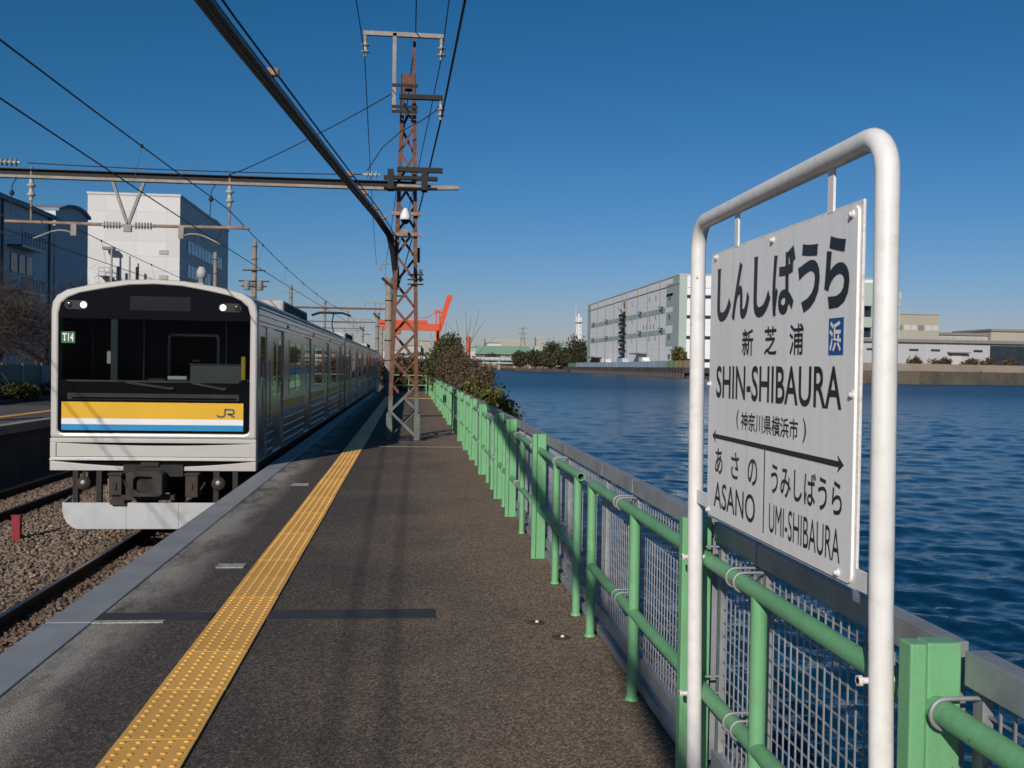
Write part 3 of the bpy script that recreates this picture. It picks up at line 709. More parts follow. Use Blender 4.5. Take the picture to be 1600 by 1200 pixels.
def car(i, label):
    y0, y1 = SPAN[i]
    t = thing('train_car', label, 'train car', 'coupled cars of the commuter train')
    core0 = 16.05 if i == 0 else y0+.02
    MB().prism(half([(HW-.045, -.05), (HW-.045, 2.25)]), fY, core0, y1-.02).build('body_core', M['dark'], t, fix=True)
    prof = half([(HW-.01, 2.25)]+RO)
    MB().prism(prof, fY, y0+.14 if i == 0 else y0, y1).build('roof', M['roof'], t, fix=True, bevel=0)
    for s in (1, -1): side_wall(t, i, y0, y1, s)
    MB().prism(half([(HW-.03, -.05), (HW-.03, 2.3)]), fY, y1-.03, y1).build('end_wall', M['steel'], t, fix=True)
    if i: MB().prism(half([(HW-.03, -.05), (HW-.03, 2.3)]), fY, y0, y0+.018).build('end_wall', M['steel'], t, fix=True)
    if i: MB().bx(XC-.5, XC+.5, y0-.5, y0, -.05, 2.05).build('gangway', M['dark'], t)
    # roof gear
    a = y0+6.0; u = MB().bx(XC-1.0, XC+1.0, a, a+4.6, 2.42, 2.72).build('air_conditioner', M['roof'], t, bevel=.05)
    for k in range(9): MB().bx(XC+.985, XC+1.012, a+.2+k*.48, a+.2+k*.48+.3, 2.48, 2.66).build('louvre', M['dark'], u)
    for k in (1.5, 13.2, 15.4): MB().bx(XC-.35, XC+.35, y0+k, y0+k+.9, 2.5, 2.68).build('roof_vent', M['roof'], t, bevel=.03)
    # underframe
    MB().bx(XC-1.15, XC+1.15, y0+.9, y1-.4, -.35, -.06).build('underframe', M['dark'], t)
    for yb in (y0+2.9, y1-2.9):
        bg_ = MB().bx(XC-.95, XC-.78, yb-1.5, yb+1.5, -.72, -.45).bx(XC+.78, XC+.95, yb-1.5, yb+1.5, -.72, -.45).bx(XC-.9, XC+.9, yb-.25, yb+.25, -.68, -.4).build('bogie', M['dark'], t)
        for ya in (yb-1.05, yb+1.05):
            for s in (-1, 1): MB().lathe([(.12, -.065), (.43, -.065), (.43, .0), (.455, .03), (.455, .06), (.12, .06)], (XC+s*.535, ya, -.665), (-s, 0, 0), 24).build('wheel', M['rail'], bg_)
    for k in range(3): MB().bx(XC-1.1, XC+1.1, y0+6+k*2.9, y0+8.3+k*2.9, -.85, -.35).build('equipment_box', M['dark'], t)
    return t
c1 = car(0, 'leading train car with yellow, white and blue front and lit headlights')
c2 = car(1, 'middle stainless train car, second of three, carrying the pantograph'); car(2, 'rearmost stainless train car, farthest from the camera')
# leading car front
t = c1
OUT = [(HW, .40), (HW, 2.12)]+RO
def mask_outline(dx, dt, zb, r=.06):
    pts = [(HW-dx-r, zb)]+[(HW-dx-r+r*math.sin(a), zb+r-r*math.cos(a)) for a in (R(30), R(60), R(90))]
    pts += [(HW-dx, 1.5), (HW-dx, 2.10), (1.30-dx*.55, 2.27-dt*.5), (1.19-dx*.4, 2.36-dt*.6), (1.0, 2.43-dt*.7), (.7, 2.50-dt*.85), (.35, 2.55-dt*.7), (0, 2.57-dt*.75)]
    return pts
MI = mask_outline(.10, .06, .474)
MO = [(HW-.2, .40), (HW-.1, .40), (HW-.03, .40), (HW, .40), (HW, 1.5), (HW, 2.15), (1.365, 2.26), (1.31, 2.35), (1.18, 2.43), (.85, 2.51), (.4, 2.58), (0, 2.6)]
fo = MB().ring(half(MO), half(MI), fY, YF, YF+.20).build('front_frame', M['body'], t, bevel=.028, fix=True)
BK = YF+.012
def poly_clip(pts, z0, z1):                    # slice of a symmetric outline between two heights
    out = []
    P = pts[:]
    res = []
    for (a, b), (c, d) in zip(P[:-1], P[1:]):
        if z0 <= b <= z1: res.append((a, b))
        for z in (z0, z1):
            if (b-z)*(d-z) < 0: k = (z-b)/(d-b); res.append((a+(c-a)*k, z))
    if z0 <= P[-1][1] <= z1: res.append(P[-1])
    return res
low = [p for p in MI if p[1] < 1.2]+[(HW-.10, 1.2)]
MB().prism(half(low), fY, BK, BK+.02).build('lower_mask', M['black'], t, fix=True)
upm = [(HW-.10, 2.04)]+[p for p in MI if p[1] > 2.04]
MB().prism(half(upm), fY, BK, BK+.02).build('upper_mask', M['black'], t, fix=True)
MB().bx(XC-HW+.10, XC+HW-.10, BK+.004, BK+.012, 1.2, 2.04).build('windscreen', M['glass'], t)
for x in (-.55,): MB().bx(XC+x-.045, XC+x+.045, BK+.014, BK+.06, 1.2, 2.04).build('windscreen_pillar', M['cab'], t)
MB().bx(XC-1.18, XC+1.14, BK-.012, BK+.004, 1.175, 1.20).build('windscreen_sill', M['dark'], t)
# stripes, slot, logo, number, lamps
ys_ = BK-.003
for nm, z0, z1, mt in (('yellow_stripe', .672, .898, 'st_yel'), ('white_stripe', .590, .672, 'st_white'), ('blue_stripe', .508, .590, 'st_blue')):
    MB().bx(XC-1.235, XC+1.2, ys_, BK+.004, z0+.0005, z1-.0005).build(nm, M[mt], t)
sl_ = MB().bx(XC-1.16, XC+1.14, BK-.002, BK+.006, .93, 1.03).build('air_slot', M['dark'], t)
MB().bx(XC-1.10, XC+1.10, BK-.018, BK-.002, .945, .965).bx(XC-1.16, XC+1.14, BK-.012, BK, 1.024, 1.034).build('slot_lip', M['black'], sl_)
lg = MB()
for a, b in (((-.0, .0), (.0, .0)),):
    pass
lx, lz, lh = -2.655, .700, .118
def stroke(mb, pts, w):
    for p, q in zip(pts[:-1], pts[1:]): mb.bar((p[0], ys_-.001, p[1]), (q[0], ys_-.001, q[1]), w, .002, (0, 1, 0))
stroke(lg, [(lx, lz+.035), (lx+.012, lz+.012), (lx+.04, lz+.009), (lx+.085, lz+.009), (lx+.105, lz+.03), (lx+.107, lz+lh)], .026)
stroke(lg, [(lx+.107, lz+lh-.008), (lx+.205, lz+lh-.008), (lx+.228, lz+lh-.022), (lx+.228, lz+.058), (lx+.205, lz+.045), (lx+.135, lz+.045)], .026)
stroke(lg, [(lx+.16, lz+.05), (lx+.235, lz+.0)], .028)
lg.build('railway_logo', M['logo'], t)
npn = MB().bx(-4.745, -4.565, BK-.004, BK, 1.70, 1.855).build('number_plate', M['numgreen'], t)
text('T14', M['st_white'], npn, -4.728, -4.582, 1.835, 1.725, BK-.006, .02, 'lettering', 'y')
MB().bx(-3.84, -3.03, BK-.004, BK, 2.165, 2.36).build('destination_screen', M['dest'], t)
for s, xl in ((-1, -4.455), (1, -2.59)):
    xo = xl+s*.19
    pd = MB().prism([(XC+(a-XC), b) for a, b in []] or rrect(min(xl, xo)-.06, max(xl, xo)+.06, 2.165, 2.285, .055), fY, BK-.008, BK).build('lamp_pod', M['pod'], t, fix=True)
    MB().lathe([(.043, 0), (.040, .006), (.026, .012), (.001, .014)], (xl, BK-.008, 2.225), (0, -1, 0), 16).build('headlight', M['lamp'], pd)
    MB().lathe([(.042, 0), (.04, .006), (.025, .012), (.001, .014)], (xo, BK-.008, 2.225), (0, -1, 0), 16).build('tail_lamp', M['lamp_off'], pd)
for xa, xb in ((-4.0, -3.26), (-3.12, -2.55)):
    MB().tube([(xa, BK-.02, 1.20), (xb-.08, BK-.035, 1.105)], .008, 6).bar((xa+.12, BK-.028, 1.175), (xb, BK-.03, 1.09), .012, .03).lathe([(.02, 0), (.02, .03)], (xb, BK, 1.10), (0, -1, 0), 8).build('wiper', M['dark'], t)
# cab inside
cb = MB().bx(XC-HW+.05, XC+HW-.05, 16.0, 16.03, -.05, 1.2).bx(XC-HW+.05, -3.68, 16.0, 16.03, 1.2, 2.3).bx(-2.98, XC+HW-.05, 16.0, 16.03, 1.2, 2.3).bx(-3.68, -2.98, 16.0, 16.03, 1.86, 2.3)
cb.build('cab_partition', M['cab'], t)
MB().ring(rrect(-3.72, -2.94, 1.16, 1.90, .06), rrect(-3.68, -2.98, 1.2, 1.86, .05), fY, 15.985, 16.0).build('partition_window_frame', M['steel'], t, fix=True)
MB().bx(XC-HW+.04, XC+HW-.04, BK+.03, 16.0, .9, .93).build('cab_floor', M['dark'], t)
MB().bx(XC-HW+.04, XC+HW-.04, BK+.03, 16.0, 2.2, 2.23).build('cab_ceiling', M['cab'], t)
MB().bx(-3.05, -2.33, BK+.08, BK+.38, .93, 1.43).build('driver_desk', M['cab_light'], t, bevel=.03)
MB().bx(-3.05, -2.33, BK+.07, BK+.10, 1.425, 1.442).build('desk_trim', M['steel'], t)
MB().bx(-2.345, -2.285, BK+.04, BK+.08, 1.22, 1.55).build('yellow_flag_tube', M['cab_yellow'], t, bevel=.012)
MB().bx(-3.36, -3.10, BK+.12, BK+.2, 1.215, 1.265).build('desk_device', M['white_thing'], t, bevel=.01)
MB().bx(-3.28, -3.25, 15.9, 15.92, 1.33, 1.42).bx(-3.33, -3.22, 15.9, 15.92, 1.47, 1.50).build('notice', M['white_thing'], t)
for x in (-4.42, -3.95, -2.75): MB().tube([(x, 15.5, .9), (x, 15.5, 2.2)], .018, 8).build('handrail', M['steel'], t)
MB().bx(-4.40, -4.34, 15.2, 15.24, 1.42, 1.62).build('telephone', M['white_thing'], t, bevel=.01)
MB().bx(-3.63, -3.5, 20.0, 20.02, 1.2, 1.8).build('saloon_glint', M['lime'], t)  # grey-green plate standing in for a glint inside the saloon
# lower front
def row(z0, z1, d, nm, mt, par=t, bv=.008, x0=-HW, x1=HW, th=.2): return MB().bx(XC+x0, XC+x1, YF+d, YF+th, z0, z1).build(nm, M[mt], par, bevel=bv)
pn = row(.338, .3985, 0, 'front_panel', 'body')
row(.10, .141, 0, 'front_panel', 'body', bv=.01); row(.1415, .3375, 0, 'front_panel', 'body', t, .008, -HW, -HW+.08); row(.1415, .3375, 0, 'front_panel', 'body', t, .008, HW-.08, HW)
nn = 16
cv = lambda k: -HW+.08+(2*HW-.16)*k/nn
MB().prism([(XC+cv(k), .146) for k in range(nn+1)]+[(XC+cv(k), .334-.035*(1-((k-nn/2)/(nn/2))**2)) for k in range(nn, -1, -1)], fY, YF+.016, YF+.19).build('recessed_panel', M['body'], t, bevel=.004, fix=True)
MB().bx(XC-HW+.02, XC+HW-.02, YF+.05, YF+.2, -.035, .34).build('front_backing', M['black'], t)  # black backing, seen in the curved gaps, stands in for recess shade
MB().bx(XC-HW-.004, XC+HW+.004, YF-.02, YF+.1, .094, .118).build('bumper_bead', M['body'], t, bevel=.008)
MB().prism([(XC-HW, -.045), (XC+HW, -.045), (XC+HW, .09)]+[(XC+HW-2*HW*k/20, .09-.085*(1-((k-10)/10)**2)) for k in range(1, 20)]+[(XC-HW, .09)], fY, YF, YF+.18).build('bottom_panel', M['body'], t, bevel=.006, fix=True)
# plough
def plough_pts(): return [(-4.69, -.48), (-4.69, -.60), (-4.675, -.68), (-4.63, -.76), (-4.56, -.82), (-4.5, -.842)]
P_ = plough_pts()
MB().prism(P_+[(-3.852, -.842), (-3.852, -.48)], fY, YF-.05, YF-.035).build('plough', M['plow'], t, fix=True)
MB().bx(-3.848, -3.152, YF-.05, YF-.035, -.842, -.48).build('plough', M['plow'], t)
MB().prism([(2*XC-a, b) for a, b in P_]+[(-3.148, -.842), (-3.148, -.48)], fY, YF-.05, YF-.035).build('plough', M['plow'], t, fix=True)
for s in (-1, 1): MB().prism([(YF-.035, -.48), (YF-.035, -.62), (YF+.3, -.52), (YF+.3, -.44)], lambda a, b, d: (d, a, b), XC+s*1.19-.008, XC+s*1.19+.008).build('plough_return', M['plow'], t, fix=True)
for x in (-4.54, -4.23, -2.66, -2.40): MB().bx(x-.035, x+.035, YF+.0, YF+.08, -.6, -.05).build('plough_bracket', M['dark'], t)
# coupler and gear
MB().bx(-3.90, -3.10, YF-.03, YF+.8, -.12, .04).bx(-3.66, -3.42, YF-.06, YF, .02, .075).build('draft_gear', M['dark'], t)
cp = MB().ring([(-3.80, -.06), (-3.72, -.03), (-3.38, -.03), (-3.32, -.06), (-3.32, -.33), (-3.36, -.37), (-3.76, -.37), (-3.80, -.33)], [(-3.70, -.13), (-3.66, -.10), (-3.47, -.10), (-3.44, -.13), (-3.44, -.27), (-3.50, -.31), (-3.62, -.31), (-3.70, -.27)], fY, YF-.28, YF+.1).build('coupler', M['brown'], t, fix=True, bevel=.01)
MB().bx(-3.74, -3.42, YF-.2, YF+.1, -.33, -.08).build('coupler_throat', M['dark'], cp)
MB().bx(-4.02, -3.2, YF-.1, YF+.05, -.44, -.37).bx(-4.05, -3.86, YF-.12, YF+.05, -.50, -.42).build('coupler_carrier', M['brown'], t)
for x in (-3.985, -2.97):
    MB().bx(x-.085, x+.085, YF-.1, YF+.1, -.40, -.10).bx(x-.1, x+.1, YF-.12, YF+.1, -.10, -.07).bx(x-.02, x+.02, YF-.12, YF-.1, -.30, -.2).build('jumper_box', M['brown'], t, bevel=.012)
for x in (-4.42, -2.62): MB().lathe([(.09, -.05), (.10, 0), (.085, .03), (.03, .05)], (x, YF-.02, -.22), (0, -1, 0), 14).bx(x-.01, x+.01, YF-.04, YF, -.15, -.05).build('horn', M['brown'], t); MB().lathe([(.03, 0), (.02, .012), (.001, .014)], (x+.0, YF-.075, -.20), (0, -1, 0), 10).build('horn_highlight', M['plow'], t)  # pale grey disc is the white highlight on the horn, put in as colour
MB().bx(-4.2, -4.02, YF+.3, YF+.5, -.45, -.08).build('air_tank', M['rustpipe'], t)
for x in (-3.9, -3.05): MB().tube(sag((x, YF-.05, -.15), (x+.25, YF-.02, -.2), .15, 8), .018, 6).build('air_hose', M['dark'], t)
# pantograph
p = thing('pantograph', None, None); p.parent = c2
MB().bx(XC-.5, XC+.5, 44, 46, 2.58, 2.75).build('base_frame', M['darksteel'], p)
MB().tube([(XC+.1, 45.8, 2.75), (XC+.1, 44.3, 3.2), (XC+.1, 45.2, 3.72)], .03, 6).build('arm', M['darksteel'], p)
for y in (45.05, 45.35): MB().tube([(XC-.85, y, 3.62), (XC-.5, y, 3.74), (XC+.5, y, 3.74), (XC+.85, y, 3.62)], .045, 6).build('contact_strip', M['darksteel'], p)

# ================================================================== LATTICE MAST
t = thing('lattice_mast', 'rusty lattice steel mast standing on the platform beside the yellow strip', 'mast')
MX, MY, MH = -.12, 20.0, 7.1
def leg(s, q, z):
    f_ = max(0, min(1, z/MH)); w = .27+(.105-.27)*f_; return (MX+s*w + .02*f_, MY+q*w, z)
for s in (-1, 1):
    for q in (-1, 1):
        mb = MB(); a, b = leg(s, q, -.02), leg(s, q, MH)
        mb.bar(a, b, .075, .012, (0, 1, 0)); a2 = (a[0]-s*.0-s*.0315, a[1]+0, a[2]); 
        mb.bar((a[0]+s*.032, a[1]-q*.0315, a[2]), (b[0]+s*.032, b[1]-q*.0315, b[2]), .012, .075, (0, 1, 0))
        mb.build('corner_angle', M['rust'], t)
nb = 13
for face in range(4):
    for k in range(nb):
        z0 = .06+k*(MH-.5)/nb; z1 = z0+(MH-.5)/nb; f_ = (k+face) % 2
        s0, s1 = (-1, 1) if f_ else (1, -1)
        if face < 2:
            q = -1 if face == 0 else 1; a, b = leg(s0, q, z0), leg(s1, q, z1)
            MB().bar((a[0], a[1]+q*.008, a[2]), (b[0], b[1]+q*.008, b[2]), .008, .05).build('lacing_bar', M['rust'], t)
        else:
            s = -1 if face == 2 else 1; a, b = leg(s, s0, z0), leg(s, s1, z1)
            MB().bar(a, b, .008, .05, (1, 0, 0)).build('lacing_bar', M['rust'], t)
for s in (-1, 1):
    for q in (-1, 1):
        a = leg(s, q, 0); pl = MB().bx(a[0]-.055, a[0]+.055, a[1]-.012+q*.016, a[1]+.012+q*.016, 0, .52)
        for k in range(6):
            for dx in (-.032, .032): pl.lathe([(.014, 0), (.011, .008), (.002, .011)], (a[0]+dx, a[1]+q*.028, .06+.08*k), (0, q, 0), 6)
        pl.build('foot_plate', M['rust'], t)
MB().bx(MX-.45, MX+.45, MY-.42, MY+.42, -.02, .006).build('footing', M['patch'], t)
for q in (-1, 1): MB().bx(MX+.02-.145, MX+.02+.145, MY+q*.11-.008, MY+q*.11+.008, MH-.22, MH+.06).build('cap_plate', M['rust'], t)
def insul(mb_mat, p, ax, n, r, pitch, core=.03):
    prof = [(core, 0)]
    for k in range(n): z = .04+k*pitch; prof += [(core, z), (core*1.15, z+pitch*.30), (r, z+pitch*.52), (r*.94, z+pitch*.62), (core*1.1, z+pitch*.70), (core, z+pitch*.95)]
    prof += [(core, .04+n*pitch+.03)]
    return MB().lathe(prof, p, ax, 14)
YB = 19.66
# main beam across the tracks
MB().bx(-12.2, .06, YB-.075, YB+.07, 5.0, 5.015).bx(-12.2, .06, YB-.01, YB+.01, 4.895, 5.0).build('portal_beam', M['darksteel'], t)  # web and top flange coloured dark to stand in for the shade on them
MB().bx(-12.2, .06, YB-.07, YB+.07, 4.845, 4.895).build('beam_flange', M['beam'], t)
MB().bx(-.55, .48, YB-.2, YB-.08, 5.03, 5.10).bx(-.55, .48, YB-.2, YB-.08, 4.86, 4.89).build('beam_bracket', M['darksteel'], t)
MB().prism([(-.4, 4.98), (.9, 4.96), (.9, 4.90), (-.4, 4.84)], fY, YB-.06, YB+.06).build('cantilever', M['beam'], t, fix=True)
for x in (-.42, .23): MB().bx(x-.06, x+.06, YB-.22, YB+.1, 4.84, 5.22).build('beam_clamp', M['darksteel'], t)
MB().bx(-.30, .58, YB-.1, YB, 5.20, 5.29).build('cross_arm', M['darksteel'], t)
MB().bx(-.28, .56, YB-.1, YB, 6.60, 6.69).build('cross_arm', M['darksteel'], t)
MB().tube([(.52, YB-.05, 6.6), (.52, YB-.05, 6.5)], .03, 8).build('arm_hanger', M['beam'], t)
insul(None, (.52, YB-.05, 6.52), (0, 0, -1), 2, .085, .11).build('insulator', M['porcelain'], t)
# T frame on top
MB().bx(-.415, -.345, YB-.05, YB+.03, 6.35, 7.86).build('frame_post', M['beam'], t)
MB().bx(-.03, .03, YB+.2, YB+.26, 6.35, 7.86).build('frame_post', M['rust'], t)
MB().bx(-.98, .56, YB-.05, YB+.03, 7.80, 7.88).build('frame_bar', M['beam'], t)
for x in (-.94, .52):
    MB().tube([(x, YB-.01, 7.8), (x, YB-.01, 7.68)], .035, 8).build('arm_hanger', M['beam'], t)
    insul(None, (x, YB-.01, 7.72), (0, 0, -1), 2, .088, .13).build('insulator', M['porcelain'], t)
for z in (6.86, 6.45, 6.36): MB().bx(-.42, .08, YB-.06, YB-.04, z-.03, z+.03).build('frame_strap', M['darksteel'], t)
# V hanger, pull-off pipes
for x in (-5.62, -5.03): MB().bar((x, YB, 4.87), (-5.33, YB, 4.02), .05, .07, (0, 1, 0)).build('hanger_strut', M['beam'], t)
MB().bx(-5.40, -5.26, YB-.04, YB+.04, 3.90, 4.04).build('hanger_foot', M['beam'], t)
for s in (-1, 1):
    a = (-5.33+s*.08, YB, 4.02)
    insul(None, a, (s, 0, 0), 6, .072, .055, .03).build('insulator', M['porcelain'], t)
    x0 = -5.33+s*.46; x1 = -7.55 if s < 0 else -3.08
    MB().tube([(x0, YB, 4.025), (x1, YB, 4.035)], .032, 10).build('steady_pipe', M['rustpipe'], t)
    tr_ = -7.08 if s < 0 else -3.46
    insul(None, (tr_, YB, 4.84), (0, 0, -1), 2, .085, .17, .04).build('insulator', M['porcelain'], t)
    MB().tube([(tr_, YB, 4.42), (tr_, YB, 4.03)], .02, 8).build('drop_rod', M['rustpipe'], t)
    MB().tube([(tr_, YB, 4.88), (tr_, YB, 5.06)], .025, 8).build('insulator_pin', M['rustpipe'], t)
    xr = -5.33+s*.98; MB().bx(xr-.05, xr+.05, YB-.03, YB+.03, 3.80, 4.03).build('arm_bracket', M['beam'], t)
    cx = -7.05 if s < 0 else -3.62
    MB().tube([(xr, YB, 3.84), (xr+s*.14, YB, 3.89), (xr+s*.28, YB, 3.895), (xr+s*.42, YB, 3.86), (cx, YB, 3.72)], .017, 6).build('registration_arm', M['beam'], t)
    MB().tube([(tr_-.2, YB, 4.95), (tr_-.34, YB, 4.72), (tr_-.36, YB, 4.3), (tr_-.37, YB, 4.22)]+arc((tr_-.37, 3.99), .22, math.pi/2, 2.5*math.pi-.4, 16, lambda a, b: (a, YB, b)), .009, 5).build('jumper_loop', M['wire'], t)
    MB().lathe([(.03, 0), (.05, .05), (.02, .1)], (tr_-.345, YB, 4.52), (0, 0, 1), 8).build('jumper_clamp', M['wire'], t)
for x in (-7.55, -.95):
    s = 1 if x < -1 else 1
    insul(None, (x-.1 if x < -1 else x, YB-.12, 5.11), (s, 0, 0), 4 if x < -1 else 3, .075, .085, .025).build('insulator', M['porcelain'], t)
# camera, boxes
MB().lathe([(.0, .20), (.04, .185), (.06, .14), (.095, .06), (.108, .0), (.095, -.03)], (MX-.01, MY-.38, 4.31), (0, 0, 1), 16).build('camera_housing', M['white_post'], t)
MB().lathe([(.09, 0), (.08, -.04), (.04, -.08), (.001, -.09)], (MX-.01, MY-.38, 4.28), (0, 0, 1), 16).build('camera_dome', M['black'], t)
for z in (4.42, 4.02): MB().bx(MX-.28, MX+.30, MY-.27, MY-.20, z-.035, z+.035).build('camera_bracket', M['rustpipe'], t)
MB().bx(MX-.06, MX+.04, MY-.42, MY-.2, 3.96, 4.1).build('camera_mount', M['rustpipe'], t)
MB().bx(MX-.34, MX-.22, MY-.3, MY-.18, 3.80, 4.0).build('junction_box', M['beam'], t, bevel=.02)
MB().bx(MX+.20, MX+.29, MY-.1, MY+.02, 3.5, 3.78).build('junction_box', M['darksteel'], t)
for z in (3.05, 3.14, 3.24): MB().bx(MX+.05, MX+.36, MY-.26, MY-.22, z-.012, z+.012).build('wire_rack', M['darksteel'], t)
for z in (3.1, 3.22): insul(None, (MX+.3, MY-.24, z), (0, 0, 1), 1, .05, .06, .025).build('insulator', M['rustpipe'], t)
MB().bx(-12.35, -12.05, YB-.15, YB+.15, 0, 5.3).build('outer_post', M['rust'], t)

# ================================================================== CABLES AND WIRES
cbl = [(-.5-.0808*(19.5-y)+(.0 if y > 0 else 0), y, 4.06+.10*((y-4)/15.5)**2-.02) for y in (19.5, 18, 16, 14, 12, 10, 8, 6, 4, 1, -3, -8, -14)]
cbl = [(x+.07*min(1, max(0, (8-y)/6)), y, z) for x, y, z in cbl]; cbl[0] = (-.5, 19.5, 4.09); cbl = [(-.27, 19.95, 3.0), (-.30, 19.85, 3.3), (-.36, 19.72, 3.72), (-.43, 19.6, 4.0)]+cbl
t = thing('overhead_cable', 'thick black cable bundle sagging over the platform to the mast', 'cable')
MB().tube(cbl, .047, 12).build('cable_sheath', M['cable'], t)
MB().tube([(x-.03, y, z-.035) for x, y, z in cbl], .034, 8).build('cable_sheath', M['cable'], t)
MB().tube([(x+.045, y, z+.085-.0*y) for x, y, z in cbl], .010, 6).build('messenger', M['wire'], t)
for y in (9.4, 14.4, 16.0, 17.6, 18.8, 4.0):
    x = -.5-.0808*(19.5-y); z = 4.06+.10*((y-4)/15.5)**2-.02
    MB().bx(x-.02, x+.09, y-.035, y+.035, z+.03, z+.10).build('cable_clamp', M['rustpipe'], t, bevel=.01)
def wire(name, pts, r, label, cat='wire', group=None, mat='wire'):
    return tag(MB().tube(pts, r, 6).build(name, M[mat]), label, cat, group)
def catenary(xc, off, label1, label2, labeld):
    msg = []; ctc = []
    spans = [(-30, 19.66), (19.66, 56), (56, 92)]
    for a, b in spans:
        msg += sag((xc, a, 4.38), (xc, b, 4.38), .33, 12)[:-1]
    msg += [Vector((xc, 92, 4.38))]
    bend = lambda y: xc-(max(0, y-60)/18)**2*.5
    wire('messenger_wire', [(bend(p[1]), p[1], p[2]) for p in msg], .009, label1)
    cy = [-30+4*i for i in range(32)]
    wire('contact_wire', [(bend(y)+off*math.cos((y-19.66)/36*math.pi), y, 3.72) for y in cy], .0085, label2)
    dp = None
    t = thing('dropper_wires', labeld, 'dropper wires')
    for a, b in spans[:2]:
        for k in range(1, 8):
            u = k/8; y = a+(b-a)*u
            if y < 5: continue
            z = 4.38-4*.33*u*(1-u); xo = off*math.cos((y-19.66)/36*math.pi)
            MB().tube([(xc, y, z), (xc+xo, y, 3.72)], .0035, 4).lathe([(.016, -.02), (.02, .01), (.016, .03)], (xc, y, z), (0, 0, 1), 6).build('dropper', M['wire'], t)
catenary(-3.48, -.13, 'messenger wire above the train, upper of its pair', 'contact wire over the train, lower of its pair', 'thin vertical droppers between the two wires over the train')
catenary(-7.15, .13, 'messenger wire above the empty track, upper of its pair', 'contact wire over the empty track, lower of its pair', 'thin vertical droppers between the two wires over the empty track')
wire('feeder_wire', sag((-.95, -30, 7.5), (-.95, YB, 7.42), .25)+sag((-.95, YB, 7.42), (-1.9, 56, 7.0), .5)[1:], .010, 'thin feeder wire hung from the left insulator of the mast top frame')
wire('feeder_wire', sag((.9, -30, 7.5), (.52, YB, 7.42), .25)+sag((.52, YB, 7.42), (-1.1, 56, 7.0), .6)[1:], .010, 'thin feeder wire hung from the right insulator of the mast top frame')
wire('feeder_wire', sag((1.3, -30, 6.6), (.54, YB-.05, 6.28), .3)+sag((.54, YB-.05, 6.28), (-.9, 56, 5.2), .3)[1:], .019, 'thick dark feeder wire passing the right insulator of the mast')
wire('ground_wire', sag((.05, -30, 8.2), (.02, YB+.1, 7.9), .3)+sag((.02, YB+.1, 7.9), (-1.4, 56, 7.1), .3)[1:], .012, 'ground wire running over the middle of the mast top frame')
wire('span_wire', sag((-7.1, YB-.12, 5.11), (-.96, YB-.12, 5.11), .04), .010, 'horizontal span wire just above the portal beam')
wire('stay_wire', [(-3.2, YB-.1, 5.12), (-3.46, YB-.1, 5.02)][::-1]+sag((-3.2, YB-.1, 5.12), (-.42, YB-.1, 6.68), .05), .010, 'slanting stay wire from the beam up to the mast', mat='darksteel')
wire('jumper_wire', [(-.9, YB-.12, 5.12), (-.8, YB-.12, 5.3), (-.6, YB-.12, 5.62), (-.25, YB-.12, 5.95), (.15, YB-.12, 6.18), (.42, YB-.1, 6.38), (.5, YB-.05, 6.5)], .012, 'curved jumper wire rising across the mast to its right insulator')
wire('low_wire', sag((-13.5, -5, 3.6), (-13.5, 90, 3.4), .9), .012, 'dark low wire above the opposite platform, upper one')
wire('low_wire', sag((-12.6, -5, 3.0), (-13.2, 90, 2.6), .6), .012, 'dark low wire above the opposite platform, lower one')

# far catenary poles
def pole(x, y, zt, r, label, beam=None, T=None, z0=-1.3, group='concrete poles beside the tracks', left=None):
    t = thing('concrete_pole', label, 'utility pole', group)
    MB().tube([(x, y, z0), (x, y, zt)], r*1.12, 12, True, r*.9).build('shaft', M['pole'], t)
    for k in range(int((zt-z0)/1.1)): MB().lathe([(r*1.13, 0), (r*1.13, .05)], (x, y, z0+.8+1.1*k), n=12).build('band', M['darksteel'], t)
    if beam:
        xb, zb = beam; b = MB().bx(xb, x, y-.05, y+.05, zb-.05, zb+.05).build('portal_beam', M['rust'], t)
        for xx in np.arange(x-2.2, xb, -3.7):
            MB().tube([(xx, y, zb), (xx, y, zb-.75)], .03, 6).build('drop_rod', M['rustpipe'], b)
            MB().tube([(xx-.9, y, zb-.8), (xx+.7, y, zb-.78)], .03, 6).build('steady_pipe', M['rustpipe'], b)
    if T:
        h, w = T
        for s in (-1, 1): MB().tube([(x+s*.22, y-.1, zt-.5), (x+s*.22, y-.1, zt+h)], .035, 6).build('frame_post', M['beam'], t)
        MB().bx(x-w, x+w, y-.14, y-.06, zt+h-.05, zt+h+.03).build('frame_bar', M['beam'], t)
        for s in (-1, 1): insul(None, (x+s*(w-.05), y-.1, zt+h-.05), (0, 0, -1), 2, .1, .14).build('insulator', M['porcelain'], t)
        MB().bx(x-.15, x+1.0, y-.1, y-.02, zt-1.05, zt-.97).build('cross_arm', M['darksteel'], t)
        MB().bar((x-.4, y-.2, zt-.05), (x+.25, y-.2, zt-.6), .1, .16).build('switch_bar', M['darksteel'], t)
    return t
pole(-1.2, 56, 6.3, .21, 'thick concrete pole just beyond the far end of the platform', (-13, 4.55), (.75, .55))
pole(-3.05, 94, 6.3, .2, 'concrete pole beyond the train tail, second along the track', (-15, 5.4), (.9, 1.2))
pole(-6.0, 128, 6.3, .17, 'slim concrete pole beyond the train tail, third along the track', (-17, 6.0), (.9, 1.1))
pole(-3.3, 118, 6.0, .15, 'slim pole standing right of the third track pole', None, None)
pole(-9.4, 165, 6.6, .2, 'distant track pole seen above the train tail', (-22, 6.3), None)
p = pole(-13.65, 90, 12.1, .22, 'tall pole with transformers and cross arms above the train roof', None, None, group='utility poles behind the train')
